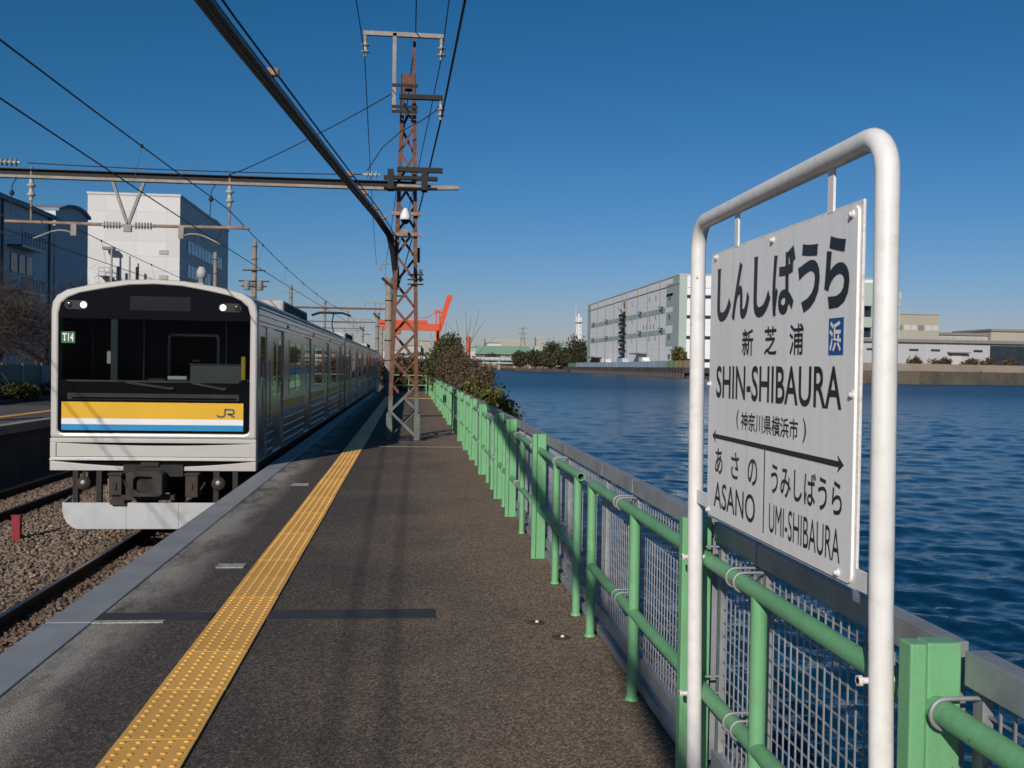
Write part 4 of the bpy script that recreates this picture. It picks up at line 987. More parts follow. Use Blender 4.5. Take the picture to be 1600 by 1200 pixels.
for z, w in ((9.55, 1.0), (8.6, 1.3), (8.15, 1.1)):
    MB().bx(-13.65-w, -13.65+w, 89.7, 89.8, z-.05, z+.05).build('cross_arm', M['darksteel'], p)
    for k in (-1, -.5, .5, 1): insul(None, (-13.65+w*k*.95, 89.75, z), (0, 0, 1), 1, .09, .14, .05).build('insulator', M['porcelain'], p)
for x in (-14.2, -13.1): MB().lathe([(.26, 0), (.28, .05), (.28, .75), (.2, .82)], (x, 89.6, 7.8), n=12).build('transformer', M['roofgrey'], p)
pole(-15.1, 80, 10.0, .16, 'short pole by the white factory behind the train roof', None, None, group='utility poles behind the train')
p = pole(-16.3, 140, 12.2, .24, 'stubby concrete pole with one arm above the train roof', None, None, group='utility poles behind the train')
MB().bx(-18.2, -14.6, 139.7, 139.8, 11.2, 11.3).build('cross_arm', M['beam'], p)
p = pole(-15.9, 190, 13.2, .25, 'smaller far pole right of the stubby pole above the roof', None, None, group='utility poles behind the train')
MB().bx(-17.5, -14.4, 189.7, 189.8, 12.4, 12.5).build('cross_arm', M['beam'], p)
# red marker
t = thing('track_marker', 'short red marker post standing in the ballast between the tracks', 'marker post')
MB().bx(-5.89, -5.76, 15.66, 15.74, -1.4, -.875).build('post', M['red'], t, bevel=.01); MB().bx(-5.895, -5.755, 15.655, 15.745, -.885, -.865).build('cap', M['red'], t)
# yellow/white stop post near train tail
t = thing('stop_post', 'small white post standing at the end of the platform by the train', 'post')
MB().tube([(-1.75, 54, 0), (-1.75, 54, .65)], .09, 10).build('shaft', M['stackwhite'], t); MB().lathe([(.13, 0), (.13, .04)], (-1.75, 54, 0), n=10).build('foot', M['dark_concrete'], t)

# ================================================================== VEGETATION
t = thing('shrub', 'brown autumn shrub overhanging the green railing, largest of the bushes', 'shrub', 'bushes outside the railing')
leaves('foliage', [(1.5, 37, 1.35, .6, 1.6, .75), (1.95, 34, 1.1, .6, 1.4, .75), (2.32, 32, 1.05, .42, 1.0, .5), (1.75, 33, .75, .6, 1.2, .5), (2.05, 30.8, .75, .5, 1.0, .45), (1.6, 35, 1.45, .5, 1.2, .6)], 24000, .052, M['leaf_brown'], t, shell=.35)
for k in range(9): mb = MB(); branches(mb, (1.6+.5*rng.random(), 31+6*rng.random(), -.6), (rng.normal()*.15, rng.normal()*.2, 1), .95, .025, 3, .4); mb.build('stem', M['bark'], t)
t = thing('shrub', 'dark green shrub behind the brown one, under the orange crane', 'shrub', 'bushes outside the railing')
leaves('foliage', [(1.35, 39.5, 2.0, .5, 1.2, .65), (1.2, 41, 1.3, .6, 1.2, .9), (1.65, 40, 2.15, .5, 1, .55)], 9000, .065, M['leaf_green'], t, shell=.35)
mb = MB(); branches(mb, (1.4, 40, -.6), (0, 0, 1), 1.0, .04, 3, .4); mb.build('stem', M['bark'], t)
t = thing('shrub', 'dark green bush with yellow tips hanging down to the water', 'shrub', 'bushes outside the railing')
leaves('foliage', [(2.1, 27.5, .5, .55, 1.1, .5), (2.45, 26.3, .25, .42, .8, .4), (1.75, 28.5, .6, .5, 1.1, .45), (2.55, 25.3, .0, .35, .7, .35), (1.7, 26.0, .2, .4, .9, .4), (2.3, 27, -.2, .6, 1.2, .6)], 11000, .06, M['leaf_olive'], t, shell=.35)
for k in range(3): mb = MB(); branches(mb, (1.6+.4*k, 27, -.9), (.1, 0, 1), .7, .025, 2, .4); mb.build('stem', M['bark'], t)
t = thing('bare_sapling', 'leafless sapling with thin branches rising above the brown shrub', 'tree')
mb = MB(); P0 = (2.02, 36, 1.35)
mb.tube([(1.9, 36, -.6), (1.98, 36, .8), P0], .03, 6, False, .018)
for pts in ([P0, (2.0, 36, 2.4), (1.98, 36, 3.0), (1.95, 36, 3.45)], [P0, (2.15, 36, 2.3), (2.3, 36, 2.9), (2.45, 36, 3.5)], [(2.15, 36, 2.3), (2.4, 36, 2.75), (2.65, 36, 3.15)], [P0, (1.8, 36, 2.2), (1.55, 36, 2.7), (1.3, 36, 2.95)], [P0, (2.4, 36, 1.9), (2.7, 36, 2.25), (3.0, 36, 2.5)], [(1.8, 36, 2.2), (1.68, 36, 2.8), (1.6, 36, 3.25)], [(2.0, 36, 2.4), (2.12, 36, 2.9), (2.15, 36, 3.2)]): mb.tube(pts, .011, 5, False, .004)
mb.build('branches', M['bark'], t)
t = thing('bare_sapling', 'leafless sapling rising left of the dark green shrub below the crane', 'tree')
mb = MB(); mb.tube([(1.0, 40, -.5), (1.05, 40, 1.6)], .02, 5, False, .014)
for pts in ([(1.05, 40, 1.6), (.95, 40, 2.3), (.75, 40, 2.9)], [(1.05, 40, 1.6), (1.15, 40, 2.4), (1.2, 40, 3.2)], [(1.1, 40, 2.0), (1.35, 40, 2.7), (1.45, 40, 3.3)], [(1.05, 40, 1.7), (.7, 40, 2.2), (.5, 40, 2.4)]): mb.tube(pts, .010, 5, False, .004)
mb.build('branches', M['bark'], t)
# brown thicket beyond the platform end
for k, (x, y, r, lab) in enumerate([(-.2, 66, 1.5, 'brown bare thicket beyond the end fence seen through the mast'), (1.2, 75, 1.3, 'brown bare thicket farther along the shore left of the shrubs'), (-2.2, 82, 1.6, 'brown bare thicket beside the train tail')]):
    t = thing('thicket', lab, 'bush', 'brown bushes beyond the platform end')
    leaves('foliage', [(x, y, .9, r, r, 1.3), (x+.5*r, y+1, .6, r, r, 1.0)], 3200, .10, M['leaf_brown'], t, shell=.2, aspect=4)
    mb = MB(); branches(mb, (x, y, -.4), (0, 0, 1), 1.0, .04, 3, .5); mb.build('stem', M['bark'], t)
# left bare trees behind the opposite platform
for k, (x, y, h) in enumerate([(-15.6, 33, 1.0), (-16.4, 40, 1.1), (-16.6, 48, 1.15), (-18.4, 37, 1.2), (-19.5, 55, 1.3), (-17.0, 60, 1.2)]):
    t = thing('bare_tree', ['leafless spreading tree behind the opposite platform, nearest of them', 'leafless tree above the green fence, second from the frame edge', 'leafless tree behind the fence close to the train front', 'taller leafless tree behind the nearest one', 'wide leafless tree far back against the blue shed', 'leafless tree partly hidden by the train front'][k], 'tree', 'bare trees behind the opposite platform')
    mb = MB(); tips = []
    mb.tube([(x, y, 0), (x+.05, y, .7*h), (x, y, 1.3*h)], .13, 8, False, .10)
    for q in range(5):
        a = q*1.257+rng.random(); branches(mb, (x, y, (.9+.1*q)*h), (math.cos(a), math.sin(a), .55), 1.35*h, .055, 4, .5, .12, tips)
    mb.build('trunk', M['bark'], t)
    twigs('crown', tips, 5200, .5, .016, M['twig'], t)
for k, (x, y) in enumerate([(-13.75, 30), (-13.7, 33.5), (-13.6, 36.4), (-13.7, 41), (-13.65, 46)]):
    t = thing('hedge_plant', ['low dark shrub at the back of the opposite platform, nearest', 'low brown shrub before the green fence, second', 'low shrub before the green fence, third', 'low shrub before the green fence, fourth', 'low shrub before the green fence, farthest'][k], 'shrub', 'shrubs along the green fence')
    leaves('foliage', [(x, y, .3, .5, 1.5, .35), (x+.1, y+.9, .25, .4, .8, .3)], 1800, .09, M['leaf_olive'] if k % 2 == 0 else M['leaf_brown'], t, shell=.3)
    mb = MB(); branches(mb, (x, y, 0), (0, 0, 1), .3, .02, 2, .6); mb.build('stem', M['bark'], t)
t = thing('panel_fence', 'grey green panel fence behind the opposite platform', 'fence')
M['fencegreen'] = pm('fence_green', (.13, .20, .165), .7, 0, .12, .6); M['fencegrey'] = pm('fence_grey', (.24, .26, .27), .7, 0, .1, .6)
for k in range(26):
    y = 18+1.9*k
    MB().bx(-14.32, -14.29, y+.03, y+1.87, .15, 1.28).build('panel', M['fencegreen'] if k % 3 else M['fencegrey'], t); MB().bx(-14.30, -14.23, y-.03, y+.03, .1, 1.34).build('post', M['wh_green'] if k % 2 else M['fencegrey'], t)

# ================================================================== BUILDINGS LEFT
t = thing('factory_building', 'tall white windowless factory block with outside stair behind the train', 'building')
MB().bx(-37, -26.7, 120, 151, 0, 20.55).build('wall', M['bldwhite'], t); MB().bx(-37.1, -26.6, 119.9, 151.1, 20.55, 20.8).build('roof', M['wh_white'], t)
for z, y0, y1 in ((15.3, 124, 147.5), (12.4, 124, 138), (9.5, 124, 147)):
    for k in range(int((y1-y0)/2.0)): MB().bx(-26.72, -26.62, y0+2*k, y0+2*k+1.75, z-.75, z+.75).build('window', M['winblue'], t)
for z in (16.1-2.0, 11.2): MB().bx(-29.0, -28.0, 119.9, 120, z-.25, z+.25).build('louvre', M['beige'], t)
st = MB()
for k in range(14): st.bx(-34.4+.18*k, -34.1+.18*k, 118.9, 119.9, 11.0-.19*k, 11.06-.19*k)
st.bx(-35.4, -34.2, 118.9, 119.9, 11.05, 11.15).bx(-35.4, -34.2, 118.9, 119.9, 8.0, 8.1).bx(-31.9, -29.8, 118.9, 119.9, 8.1, 8.3)
for k in range(10): st.bx(-31.9-.18*k-.15, -31.9-.18*k+.15, 118.9, 119.9, 8.3+.2*k*.9, 8.36+.2*k*.9)
st.build('outside_stair', M['darksteel'], t)
ra = MB()
for a, b in (((-35.4, 12.1), (-34.2, 12.1)), ((-34.2, 12.1), (-31.9, 9.5)), ((-31.9, 9.3), (-29.6, 9.3)), ((-35.4, 9.1), (-34.2, 9.1)), ((-35.4, 11.6), (-34.2, 11.6))): ra.tube([(a[0], 118.9, a[1]), (b[0], 118.9, b[1])], .04, 5)
for x, z0, z1 in ((-35.4, 8, 12.1), (-34.2, 8, 12.1), (-34.8, 11, 12.1), (-30.2, 8.2, 9.3), (-29.6, 8.2, 9.3), (-31, 8.2, 9.3)): ra.tube([(x, 118.9, z0), (x, 118.9, z1)], .035, 5)
ra.build('stair_railing', M['galv'], t)
for x, z0, z1, mt, r in ((-33.9, 8, 14.1, 'galv', .12), (-33.2, 8, 12.2, 'darksteel', .17), (-31.9, 5, 13.4, 'roofgrey', .09), (-31.1, 5, 12.2, 'darksteel', .15)): MB().tube([(x, 118.6, z0), (x, 118.6, z1)], r, 8).build('flue_pipe', M[mt], t)
MB().bx(-34.9, -33.7, 118.4, 119.5, 14.1, 14.4).build('stair_canopy', M['roofgrey'], t)
t = thing('storage_tank', 'small pale round tank on a post above the train roof', 'tank')
MB().lathe([(.3, 7.0), (.3, 9.2), (.44, 9.25), (.44, 9.85), (.34, 9.95), (.28, 10.2)], (-19.15, 95, 0), n=16).build('drum', M['low_wh'], t); MB().tube([(-19.15, 95, 0), (-19.15, 95, 7)], .25, 10).build('stem', M['roofgrey'], t)
t = thing('silo', 'pale grey round vessel in front of the white factory wall', 'tank')
MB().lathe([(.65, 0), (.65, 10.3), (.6, 10.5)], (-31.0, 116, 0), n=16).build('drum', M['leftblue'], t)
MB().lathe([(.66, 0), (.68, .08), (.66, .16)], (-31.0, 116, 8.8), n=16).build('band', M['roofgrey'], t)
t = thing('shed_building', 'long blue grey shed with balconies on the left, in shade', 'building')
MB().bx(-46, -30, 42, 88.2, 0, 13.2).build('wall', M['shedclad'], t); MB().bx(-46.2, -29.7, 41.8, 88.4, 13.2, 13.55).build('roof', M['leftblue'], t)
for z in (10.0, 6.6):
    MB().bx(-30.0, -28.9, 78.6, 83.4, z-.1, z+.05).build('balcony', M['win'], t); 
    bb = MB(); bb.bx(-28.96, -28.9, 78.6, 83.4, z+.95, z+1.0)
    for k in range(9): bb.bx(-28.95, -28.91, 78.6+.59*k, 78.64+.59*k, z, z+1)
    bb.build('balcony_rail', M['darksteel'], t)
    for y in (79.2, 80.8, 82.3): MB().bx(-30.02, -29.93, y, y+1.1, z-1.9, z-.5).build('window', M['win'], t)
for y in (77.5, 87.2, 70): MB().tube([(-29.9, y, 0), (-29.9, y, 13.2)], .09, 6).build('downpipe', M['win'], t)
t = thing('arched_shed', 'blue grey shed with a rounded roof between the long shed and white block', 'building')
pf = [(0, 0), (4.3, 0), (4.3, 14.0), (3.6, 14.45), (2.9, 14.68), (2.1, 14.75), (1.2, 14.65), (0, 14.2)]
fw = lambda a, b, d: (-30.26+.33*a-d*.99, 89.6+.944*a+d*.12, b)
MB().prism(pf, fw, 0, 13).build('wall', M['shedclad'], t, fix=True)
MB().prism([(a, b+.02) for a, b in pf[2:]]+[(a, b+.25) for a, b in reversed(pf[2:])], fw, -.3, 13.2).build('roof', M['leftblue'], t, fix=True)

# ================================================================== FAR SHORE
# land with a quay along a line; wall face drops into the water
def land(name, poly, z0, z1, mat): return tag(MB().prism(poly, lambda a, b, d: (a, b, d), z0, z1).build(name, mat, fix=True), kind='structure')
LA = [(119, 425), (126, 560), (130, 800), (146, 1000), (200, 1325), (262, 1700), (3500, 1700), (3500, 260), (252, 352), (170, 322), (150, 330)]
land('far_bank', LA, -6, 2.3, M['soil'])
t = thing('quay_wall', 'dark old quay wall on piles along the far shore', 'quay wall')
ql = [(150, 330), (119, 425), (126, 560), (130, 800), (146, 1000), (200, 1320)]
for (a, b), (c, d) in zip(ql[:-1], ql[1:]):
    MB().bar((a-.5, b, 1.3), (c-.5, d, 1.3), 2.2, 2.4).build('quay_face', M['quay'], t)
p0 = None
for k in range(70):
    f_ = k/70*(1+.0); y = 426+f_*420; x = np.interp(y, [b for a, b in ql[1:]], [a for a, b in ql[1:]])-1.6
    if p0 is None: p0 = MB().bx(-.5, .5, -1.0, 1.0, WZ-2, .15).build('pile', M['quay'], t); p0.location = (x, y, 0)
    else: copy_obj(p0, (x, y, 0), t)
t = thing('concrete_seawall', 'brown concrete seawall in two tiers along the right shore', 'sea wall')
A, B_ = Vector((150, 330, 0)), Vector((640, 480, 0)); dv = (B_-A).normalized(); sl0 = None
n = 22; L = (B_-A).length/n
for k in range(n):
    p, q = A+dv*L*k, A+dv*(L*(k+1)-.12)
    MB().bar((p.x, p.y, -.4), (q.x, q.y, -.4), 3.6, 4.6).build('wall_block', M['seawall'], t)
    MB().bar((p.x-.3, p.y+1.2, 3.2), (q.x-.3, q.y+1.2, 3.2), 2.2, 3.4+.5*(k/n)).build('parapet_block', M['seawall'], t)
    MB().bar((p.x+.3, p.y-1.9, -1.85), (q.x+.3, q.y-1.9, -1.85), .8, .5).build('ledge', M['concrete'], t)
for k, (px, lab) in enumerate([(205, 'dark timber fender post with a ring on the seawall, leftmost'), (228, 'dark fender post on the seawall, middle one'), (252, 'dark fender post on the seawall, rightmost')]):
    y = A.y+(px-A.x)*dv.y/dv.x; t = thing('fender_post', lab, 'fender post', 'fender posts along the seawall')
    MB().bx(px-.4, px+.4, y-2.8, y-2.1, WZ-.5, 1.6).build('post', M['darksteel'], t)
    if k == 0: MB().tube(arc((px, 2.0), .55, 0, 6.0, 12, lambda a, b: (a, y-2.5, b)), .14, 6).build('ring', M['darksteel'], t)
# hoardings on the quay
t = thing('hoarding', 'pale blue site hoarding along the far quay', 'fence')
def hx(y): return float(np.interp(y, [425, 560, 800, 1000], [122, 129, 133, 149]))
tg = thing('hoarding', 'green and yellow stained panels at the near end of the hoarding', 'fence'); tt = thing('hoarding', 'teal green panel fence at the far end of the hoarding', 'fence')
yv = 428
while yv < 905:
    st_ = 9+4*rng.random(); y2 = min(yv+st_, 905)
    if yv < 482: mt, pr = M['yl_panel'] if yv < 458 else M['gn_panel'], tg
    elif yv > 800: mt, pr = M['grn_roof'], tt
    else: mt, pr = M['bl_panel'], t
    MB().bar((hx(yv), yv, 4.0), (hx(y2-.4), y2-.4, 4.0), .4, 3.4).build('panel', mt, pr); yv = y2
# big warehouse
t = thing('warehouse', 'large white warehouse with pale green bands across the water', 'warehouse')
WX0, WX1, WY0, WY1, WH = 141, 253, 520, 795, 51.5
MB().bx(WX0, WX1, WY0, WY1, 2.3, WH).build('wall', M['whclad'], t)
MB().bx(WX0-.3, WX1+.3, WY0-.3, WY1+.3, WH, WH+.6).build('parapet', M['wh_white'], t)
xw = WX0-.15
fa = lambda y0, y1, z0, z1, mt, nm, d=.0: MB().bx(xw-d, WX0+.1, y0, y1, z0, z1).build(nm, M[mt], t)
for z in (34.5, 22.6): fa(548, 780, z-1.5, z+1.5, 'wh_green', 'green_band')
fa(780, 795.2, 2.4, WH-.1, 'wh_green', 'corner_band', .05)
fa(519.8, 533, 2.4, WH-.1, 'wh_green', 'corner_band', .05)
for z in (45.5, 40, 30, 18.5): fa(533, 547, z-4, z+3.0, 'wh_green', 'green_band', .02)
for z in (40.8, 30.4, 19.5, 8.6): MB().bx(xw-.3, WX0, 538, 541, z-1.2, z+1.2).build('window', M['win'], t)
for y in (560.5, 590, 617, 648, 664, 690, 720, 752): MB().bx(xw-.4, WX0, y-.22, y+.22, 2.4, WH+.4).build('downpipe', M['roofgrey'], t)
MB().bx(xw-.2, WX0, 519.8, 795, 46.9, 47.15).build('ledge', M['joint'], t)
for y in (556, 609, 715, 768):
    for z in (36.5, 24.6):
        b = MB().bx(xw-2.0, WX0, y-2.2, y+2.2, z-.2, z+.2).bx(xw-.2, WX0, y-1.6, y+1.6, z-3.4, z-.2).build('loading_hood', M['win'], t)
for y in (585, 570, 632, 675):
    for z in (43, 31.5, 19.6): MB().bx(xw-.5, WX0, y-.5, y+.5, z-1, z+1).build('vent', M['roofgrey'], t)
for y in (575, 583, 592, 600): MB().bx(xw-.2, WX0, y-.8, y+.8, 25.5, 28).build('window', M['roofgrey'], t)
sx_ = MB()
for k in range(6):
    z = 8+5.6*k; sx_.bx(xw-2.6, WX0, 650, 662, z, z+.4).bx(xw-2.7, xw-2.4, 650, 662, z+.4, z+1.6)
    sx_.bar((xw-2, 651, z), (xw-2, 661, z+5.2), .3, 1.0); sx_.bx(xw-.25, WX0, 654, 660, z+.5, z+3.6)
sx_.build('fire_stair', M['darksteel'], t)
for k in range(6): MB().bx(xw-1.5, WX0, 667, 671, 7.5+5.6*k, 7.9+5.6*k).build('balcony', M['roofgrey'], t)
for y0, y1, z1 in ((590, 617, 10.5), (735, 775, 9.5)): MB().bx(xw-.4, WX0, y0, y1, 2.4, z1).build('loading_bay', M['win'], t); MB().bx(xw-5, WX0, y0-.5, y1+.5, z1, z1+.8).build('canopy', M['roofgrey'], t)
em = MB().lathe([(3.2, 0), (3.2, .2)], (xw-.05, 656, 44), (-1, 0, 0), 20).build('emblem', M['yl_panel'], t); em.scale = (1, 1, 1)
MB().lathe([(1.5, 0), (1.5, .15)], (xw-.26, 656, 43.6), (-1, 0, 0), 12).build('emblem_centre', M['rust'], em)
for z in (40.2, 29.5, 18.6, 6.5):                                        # short face windows
    for k in range(11): MB().bx(WX0+4+k*9.3, WX0+4+k*9.3+7.2, WY0-.12, WY0, z-.9, z+.9).build('window', M['win'], t)
MB().bx(WX0+.2, WX0+4.0, WY0-.1, WY0, 2.4, WH).build('corner_band', M['wh_green'], t)
MB().bx(WX0+4.2, WX1-.2, WY0-.08, WY0, 44.8, 45).build('ledge', M['joint'], t)
t = thing('ramp_tower', 'pale green open ramp tower at the right end of the warehouse', 'building')
for z0, z1 in ((2.3, 11.4), (14.7, 19.4), (24.6, 29.8), (35.5, 38.8)): MB().bx(219.5, 248.8, 492, 518, z0, z1).build('floor_band', M['wh_green'], t)
MB().bx(219.5, 240.8, 492, 518, 38.8, 47.3).build('upper_wall', M['wh_green'], t); MB().bx(240.8, 249.1, 491.7, 518, 38.8, 43.1).build('upper_wall', M['wh_green'], t)
MB().bx(220.5, 247, 496, 517, 11.4, 38.8).build('dark_core', M['win'], t)
for x in (221.8, 225.6, 233.7, 238.4, 244.5, 247.8): MB().bx(x, x+.95, 492.4, 493.4, 11.4, 38.8).build('column', M['wh_green'], t)
for x in (227, 235.5):
    for z in (29.8, 19.4): MB().bar((x, 495, z), (x+3, 495, z+5), .5, .5).build('brace', M['wh_white'], t)
# right beige block and low warehouses
t = thing('office_block', 'beige block with a row of windows behind the low white warehouse', 'building')
MB().bx(272, 307, 560, 590, 2, 35.8).build('wall', M['beige'], t); MB().bx(271.5, 307.5, 559.5, 590, 35.8, 36.6).build('roof', M['beige'], t)
for k, mt in enumerate(('roofgrey', 'roofgrey', 'wh_white', 'wh_white', 'roofgrey', 'wh_white', 'wh_white')): MB().bx(277+4.3*k, 280.6+4.3*k, 559.85, 560, 26.6, 29.6).build('window', M[mt], t)
t = thing('back_warehouse', 'low beige warehouse with two roof heights at the right frame edge', 'warehouse')
MB().bx(318, 361, 600, 640, 2, 25.8).build('wall', M['low_wh'], t); MB().bx(317, 361, 599, 641, 25.8, 27.4).build('roof', M['roofgrey'], t)
MB().bx(361, 420, 596, 640, 2, 28.6).build('wall', M['beige'], t); MB().bx(360.5, 421, 595, 641, 28.6, 30.0).build('roof', M['roofgrey'], t)
for k in range(9): MB().bx(319+4.6*k, 322.6+4.6*k, 599.8, 600, 21, 24.6).build('window', M['beige'], t)
t = thing('low_warehouse', 'long low white warehouse with small dark windows behind the seawall', 'warehouse')
MB().bx(176, 236, 400, 425, 2, 14.4).build('wall', M['low_wh'], t); MB().bx(236.05, 262, 400.05, 425, 2, 14.4).build('wall', M['low_wh'], t)
MB().bx(174, 275, 398.6, 427, 14.4, 15.7).build('roof', M['roofgrey'], t)
for x in (188, 197.5, 206.5, 216, 234.7):
    for k in range(3): MB().bx(x+1.35*k, x+1.25+1.35*k, 399.85, 400, 10.8, 11.7).build('window', M['win'], t)
MB().bx(223, 232, 397.5, 400, 10.2, 10.7).build('canopy', M['roofgrey'], t); MB().bx(225.3, 229.3, 399.8, 400, 4.5, 9.8).build('shutter', M['wh_white'], t)
MB().bx(214.2, 214.6, 399.8, 400, 2, 14.4).build('downpipe', M['wh_white'], t); MB().bx(222.0, 222.4, 399.8, 400, 2, 14.4).build('downpipe', M['wh_white'], t)
MB().bx(242, 275, 399.7, 400.04, 4, 13.6).build('loading_bay', M['win'], t)
for k, (x, y, w) in enumerate([(199, 362, 5), (213, 366, 4), (222, 369, 3), (233, 372, 2.5), (250, 378, 4.5), (187, 358, 2.5)]):
    t = thing('shore_shrub', ['reddish bare shrub on the seawall, left of the sign post gap', 'largest reddish bare shrub on the seawall by the window', 'reddish shrub on the seawall left of the shutter door', 'small shrub on the seawall right of the shutter door', 'low reddish scrub under the dark loading bay', 'small shrub on the seawall close behind the sign post'][k], 'shrub', 'bare shrubs along the seawall')
    leaves('foliage', [(x, y, 5.2, w, 2, 2.0), (x+.4*w, y, 5.8, w*.5, 2, 2.0)], 500, .5, M['leaf_brown'], t, aspect=4, shell=.2); mb = MB(); branches(mb, (x, y, 3.4), (0, 0, 1), 1.6, .1, 2, .6); mb.build('stem', M['bark'], t)
# trucks, small sheds behind the hoarding
for k, (y, w, mt, lab) in enumerate([(700, 9, 'stackwhite', 'white truck body parked by the far canopy'), (690, 6, 'wh_white', 'smaller white truck box beside the first one'), (640, 10, 'wh_green', 'pale green container behind the hoarding'), (620, 12, 'bl_panel', 'pale blue container below the fire stair'), (560, 9, 'stackwhite', 'white box van in front of the loading bay')]):
    t = thing('box_truck', lab, 'truck', 'vehicles behind the hoarding'); x = 128+(k % 2)*3
    x = hx(y)+4 if y < 640 else 137
    MB().bx(x-2, x+2, y, y+w, 3.3, 8.2).build('cargo_box', M[mt], t); MB().bx(x-1.8, x+1.8, y-3, y-.1, 3.3, 6.4).build('cab', M['stackwhite'], t)
    for yy_ in (y-1.5, y+w-2): 
        for s in (-1, 1): MB().lathe([(.5, -.15), (.5, .15)], (x+s*1.7, yy_, 2.8), (1, 0, 0), 10).build('wheel', M['dark'], t)
# tree clump
for k, (x, y, rx, rz, lab) in enumerate([(150, 895, 10.5, 13.5, 'large dark rounded tree beside the warehouse'), (128, 905, 9.5, 11, 'broad dark tree in the middle of the shore clump'), (114, 915, 8, 7.5, 'lower tree left in the shore clump'), (101, 925, 7, 6.5, 'leftmost dark tree of the shore clump'), (138, 890, 7.5, 8, 'brownish tree between the two large shore trees'), (122, 880, 7, 5.5, 'low bushy tree at the foot of the shore clump'), (158, 830, 3.5, 4, 'small tree behind the hoarding left of the canopy')]):
    t = thing('shore_tree', lab, 'tree', 'trees on the far shore')
    leaves('crown', [(x, y, 3+rz*1.0, rx, rx, rz), (x-.3*rx, y-2, 3+rz*.6, rx*.7, rx*.7, rz*.6), (x+.35*rx, y-3, 3+rz*.75, rx*.6, rx*.6, rz*.7)], 3000, 1.25, M['leaf_far'], t, shell=.6)
    MB().tube([(x, y, -3), (x, y, 3+rz)], .7, 7).build('trunk', M['bark'], t)
tag(MB().prism([(92, 880), (126, 800), (140, 810), (150, 1000), (92, 1010)], lambda a, b, d: (a, b, d), -5, .4).build('shore_point', M['quay'], fix=True), kind='structure')
t = thing('small_tree', 'small yellowish tree between hoarding and warehouse near its corner', 'tree')
leaves('crown', [(139, 512, 9, 4, 4, 4.5)], 900, .8, M['leaf_olive'], t, shell=.4); MB().tube([(139, 512, 2), (139, 512, 9)], .35, 6).build('trunk', M['bark'], t)
# end of the channel: shore, pipe bridge, factory, pylon, stacks
land('channel_end_shore', [(-40, 1320), (262, 1320), (262, 1700), (3500, 1700), (3500, 4000), (-4000, 4000), (-4000, 1320)], -6, 3.2, M['bare_earth'])
t = thing('pipe_bridge', 'long pale pipe bridge across the end of the channel', 'bridge')
MB().tube([(-10, 1290, 11.5), (150, 1290, 11.5)], 2.6, 12).build('pipe', M['low_wh'], t)
MB().bx(-10, 150, 1285, 1287, 5.6, 7.4).build('girder', M['wh_green'], t)
for k in range(9): MB().bx(-8+20*k, -5+20*k, 1287, 1291, WZ-2, 9).build('pier', M['concrete'], t)
for k in range(24): MB().lathe([(2.7, 0), (2.7, .5)], (-8+6.8*k, 1290, 11.5), (1, 0, 0), 10).build('flange', M['roofgrey'], t)
t = thing('green_roof_factory', 'distant factory with a green roof and pale upper hall', 'factory')
MB().bx(90, 168, 1400, 1440, 2, 19).build('wall', M['beige'], t); MB().prism([(1396, 19), (1445, 19), (1440, 31), (1410, 31)], lambda a, b, d: (d, a, b), 92, 168).build('roof', M['grn_roof'], t, fix=True)
MB().bx(108, 168, 1450, 1480, 2, 42).build('upper_hall', M['beige'], t)
for k in range(9): MB().bx(93+8*k, 98+8*k, 1399.8, 1400, 9, 13).build('window', M['roofgrey'], t)
MB().bx(80, 90, 1398, 1420, 2, 22).build('annex', M['wh_white'], t)
def pylon(x, y, h, w, label):
    t = thing('pylon', label, 'pylon'); lg = lambda s, q, z: (x+s*(w*(1-z/h)+.8), y+q*(w*(1-z/h)+.8), z)
    for s in (-1, 1):
        for q in (-1, 1): MB().bar(lg(s, q, 0), lg(s, q, h), .6, .6).build('corner_angle', M['roofgrey'], t)
    for k in range(9):
        z0, z1 = h*k/9, h*(k+1)/9
        MB().bar(lg(-1, -1, z0), lg(1, -1, z1), .4, .4).bar(lg(1, -1, z0), lg(-1, -1, z1), .4, .4).build('lacing_bar', M['roofgrey'], t)
    for z in (.72, .84, .96): MB().bar((x-6, y, h*z), (x+6, y, h*z), .7, .7).build('cross_arm', M['roofgrey'], t)
pylon(151, 1350, 56, 5, 'lattice power pylon behind the green roof factory')
t = thing('stack_tower', 'white lattice flue stack beside the large warehouse', 'chimney')
for s in (-1, 1): MB().tube([(224+s*3, 1330, 0), (224+s*3, 1330, 70)], .9, 8).build('leg', M['stackwhite'], t)
for k in range(11): MB().bar((221, 1330, 6*k+2), (227, 1330, 6*k+8), 1.0, 1.0).build('lacing_bar', M['stackwhite'], t)
MB().tube([(224, 1331, 0), (224, 1331, 74)], 1.6, 10).build('flue', M['stackwhite'], t); MB().tube([(219.5, 1330, 60), (219.5, 1330, 86)], .35, 6).build('antenna', M['stackwhite'], t)
MB().bx(219, 229, 1327, 1333, 62, 63).build('platform_deck', M['roofgrey'], t)
for k, (x, y, w, h, mt, lab) in enumerate([(188, 1500, 10, 46, 'beige', 'distant pale tower block left of the shore trees'), (205, 1450, 26, 38, 'grn_roof', 'distant pale green hall behind the shore trees'), (199, 1560, 4, 48, 'bl_panel', 'slim blue tower beside the distant pale block'), (176, 1420, 6, 30, 'bl_panel', 'small blue hut roof left of the distant tower'), (240, 1440, 20, 34, 'wh_white', 'distant white hall behind the largest shore tree')]):
    t = thing('distant_building', lab, 'building', 'far buildings on the skyline')
    MB().bx(x, x+w, y, y+20, 2, h).build('wall', M[mt], t); MB().bx(x-.5, x+w+.5, y-.5, y+20.5, h, h+1.2).build('roof', M['wh_white'], t)
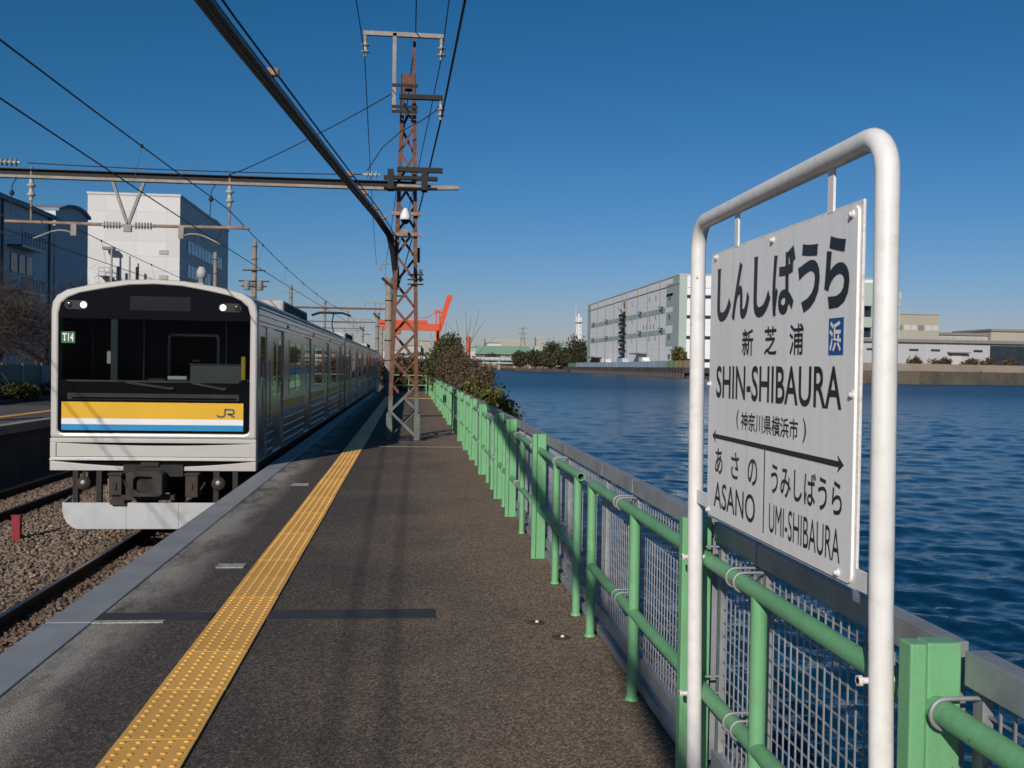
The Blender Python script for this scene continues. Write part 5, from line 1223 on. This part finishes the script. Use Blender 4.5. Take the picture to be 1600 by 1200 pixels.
for k in range(9):
    x = -60+24*k; t = thing('skyline_building', ['low far building on the skyline, left of the mast', 'low far building seen through the mast lattice', 'low far building right of the mast', 'low far building just above the end fence', 'low far building behind the dark green shrub', 'low far building behind the brown shrub', 'low far building behind the bare sapling', 'low far building left of the green roof factory', 'low far building behind the pipe bridge'][k], 'building', 'low far buildings behind the shrubs')
    MB().bx(x, x+14+6*(k % 3), 1350+10*k, 1380+10*k, 2, 14+7*((k*5) % 4)).build('wall', M[('beige', 'wh_white', 'low_wh')[k % 3]], t); MB().bx(x-.4, x+14.4+6*(k % 3), 1349+10*k, 1381+10*k, 14+7*((k*5) % 4), 15+7*((k*5) % 4)).build('roof', M['roofgrey'], t)
tag(leaves('far_trees', [(-20+16*k, 1335, 6+3*((k*7) % 3), 12, 8, 7) for k in range(13)], 9000, 1.5, M['leaf_far'], None), kind='stuff')
# orange cranes
t = thing('gantry_crane', 'orange gantry crane with a raised boom beyond the platform end', 'crane')
CY = 300
MB().bx(-9, 8.6, CY-1.2, CY+1.2, 11.9, 13.9).build('girder', M['orange'], t); MB().bx(-9, 5.0, CY-1, CY+1, 14.0, 14.9).build('upper_girder', M['orange'], t)
MB().bar((8.5, CY, 12.2), (11.4, CY, 22), 1.6, 1.5, (0, 1, 0)).build('boom', M['orange'], t)
MB().lathe([(.9, -.8), (.9, .8)], (11.4, CY, 21.8), (0, 1, 0), 10).build('boom_tip', M['orange'], t)
for x in (7.4, 8.4): MB().bx(x, x+.35, CY-.8, CY+.8, 10, 17.6).build('mast_leg', M['orange'], t)
MB().bx(7.2, 8.9, CY-.9, CY+.9, 17.2, 18).build('mast_head', M['orange'], t)
MB().tube([(7.8, CY, 17.6), (4.2, CY, 15.4)], .12, 6).tube([(8.8, CY, 17.4), (10.2, CY, 17.2)], .1, 6).build('stay', M['orange'], t)
hr = MB().bx(-4.5, 4.4, CY-.9, CY-.8, 15.7, 15.85)
for k in range(12): hr.bx(-4.5+.8*k, -4.4+.8*k, CY-.9, CY-.8, 14.9, 15.8)
hr.build('handrail', M['orange'], t)
MB().bx(-4.4, -2.8, CY-.9, CY+.9, 10.6, 11.9).build('operator_cab', M['orange'], t, bevel=.3)
for x0, x1 in ((8.2, 9.2), (6.6, 6.9)): MB().bar((8.3, CY, 12), (x0, CY, -1), .8, .8).build('leg', M['orange'], t)
for x in (-6.4, -4.6): MB().bar((-5.4, CY, 12), (x, CY, -1), .9, .9).build('leg', M['orange'], t)
t = thing('crane_boom', 'slender upright orange crane boom above the brown shrub', 'crane')
MB().tube([(17.3, CY, 0), (17.2, CY, 9.6)], .75, 8, True, .55).build('jib', M['orange'], t); MB().lathe([(.75, 0), (.8, .7), (.3, 1.0)], (17.2, CY, 9.4), n=8).build('jib_head', M['orange'], t)
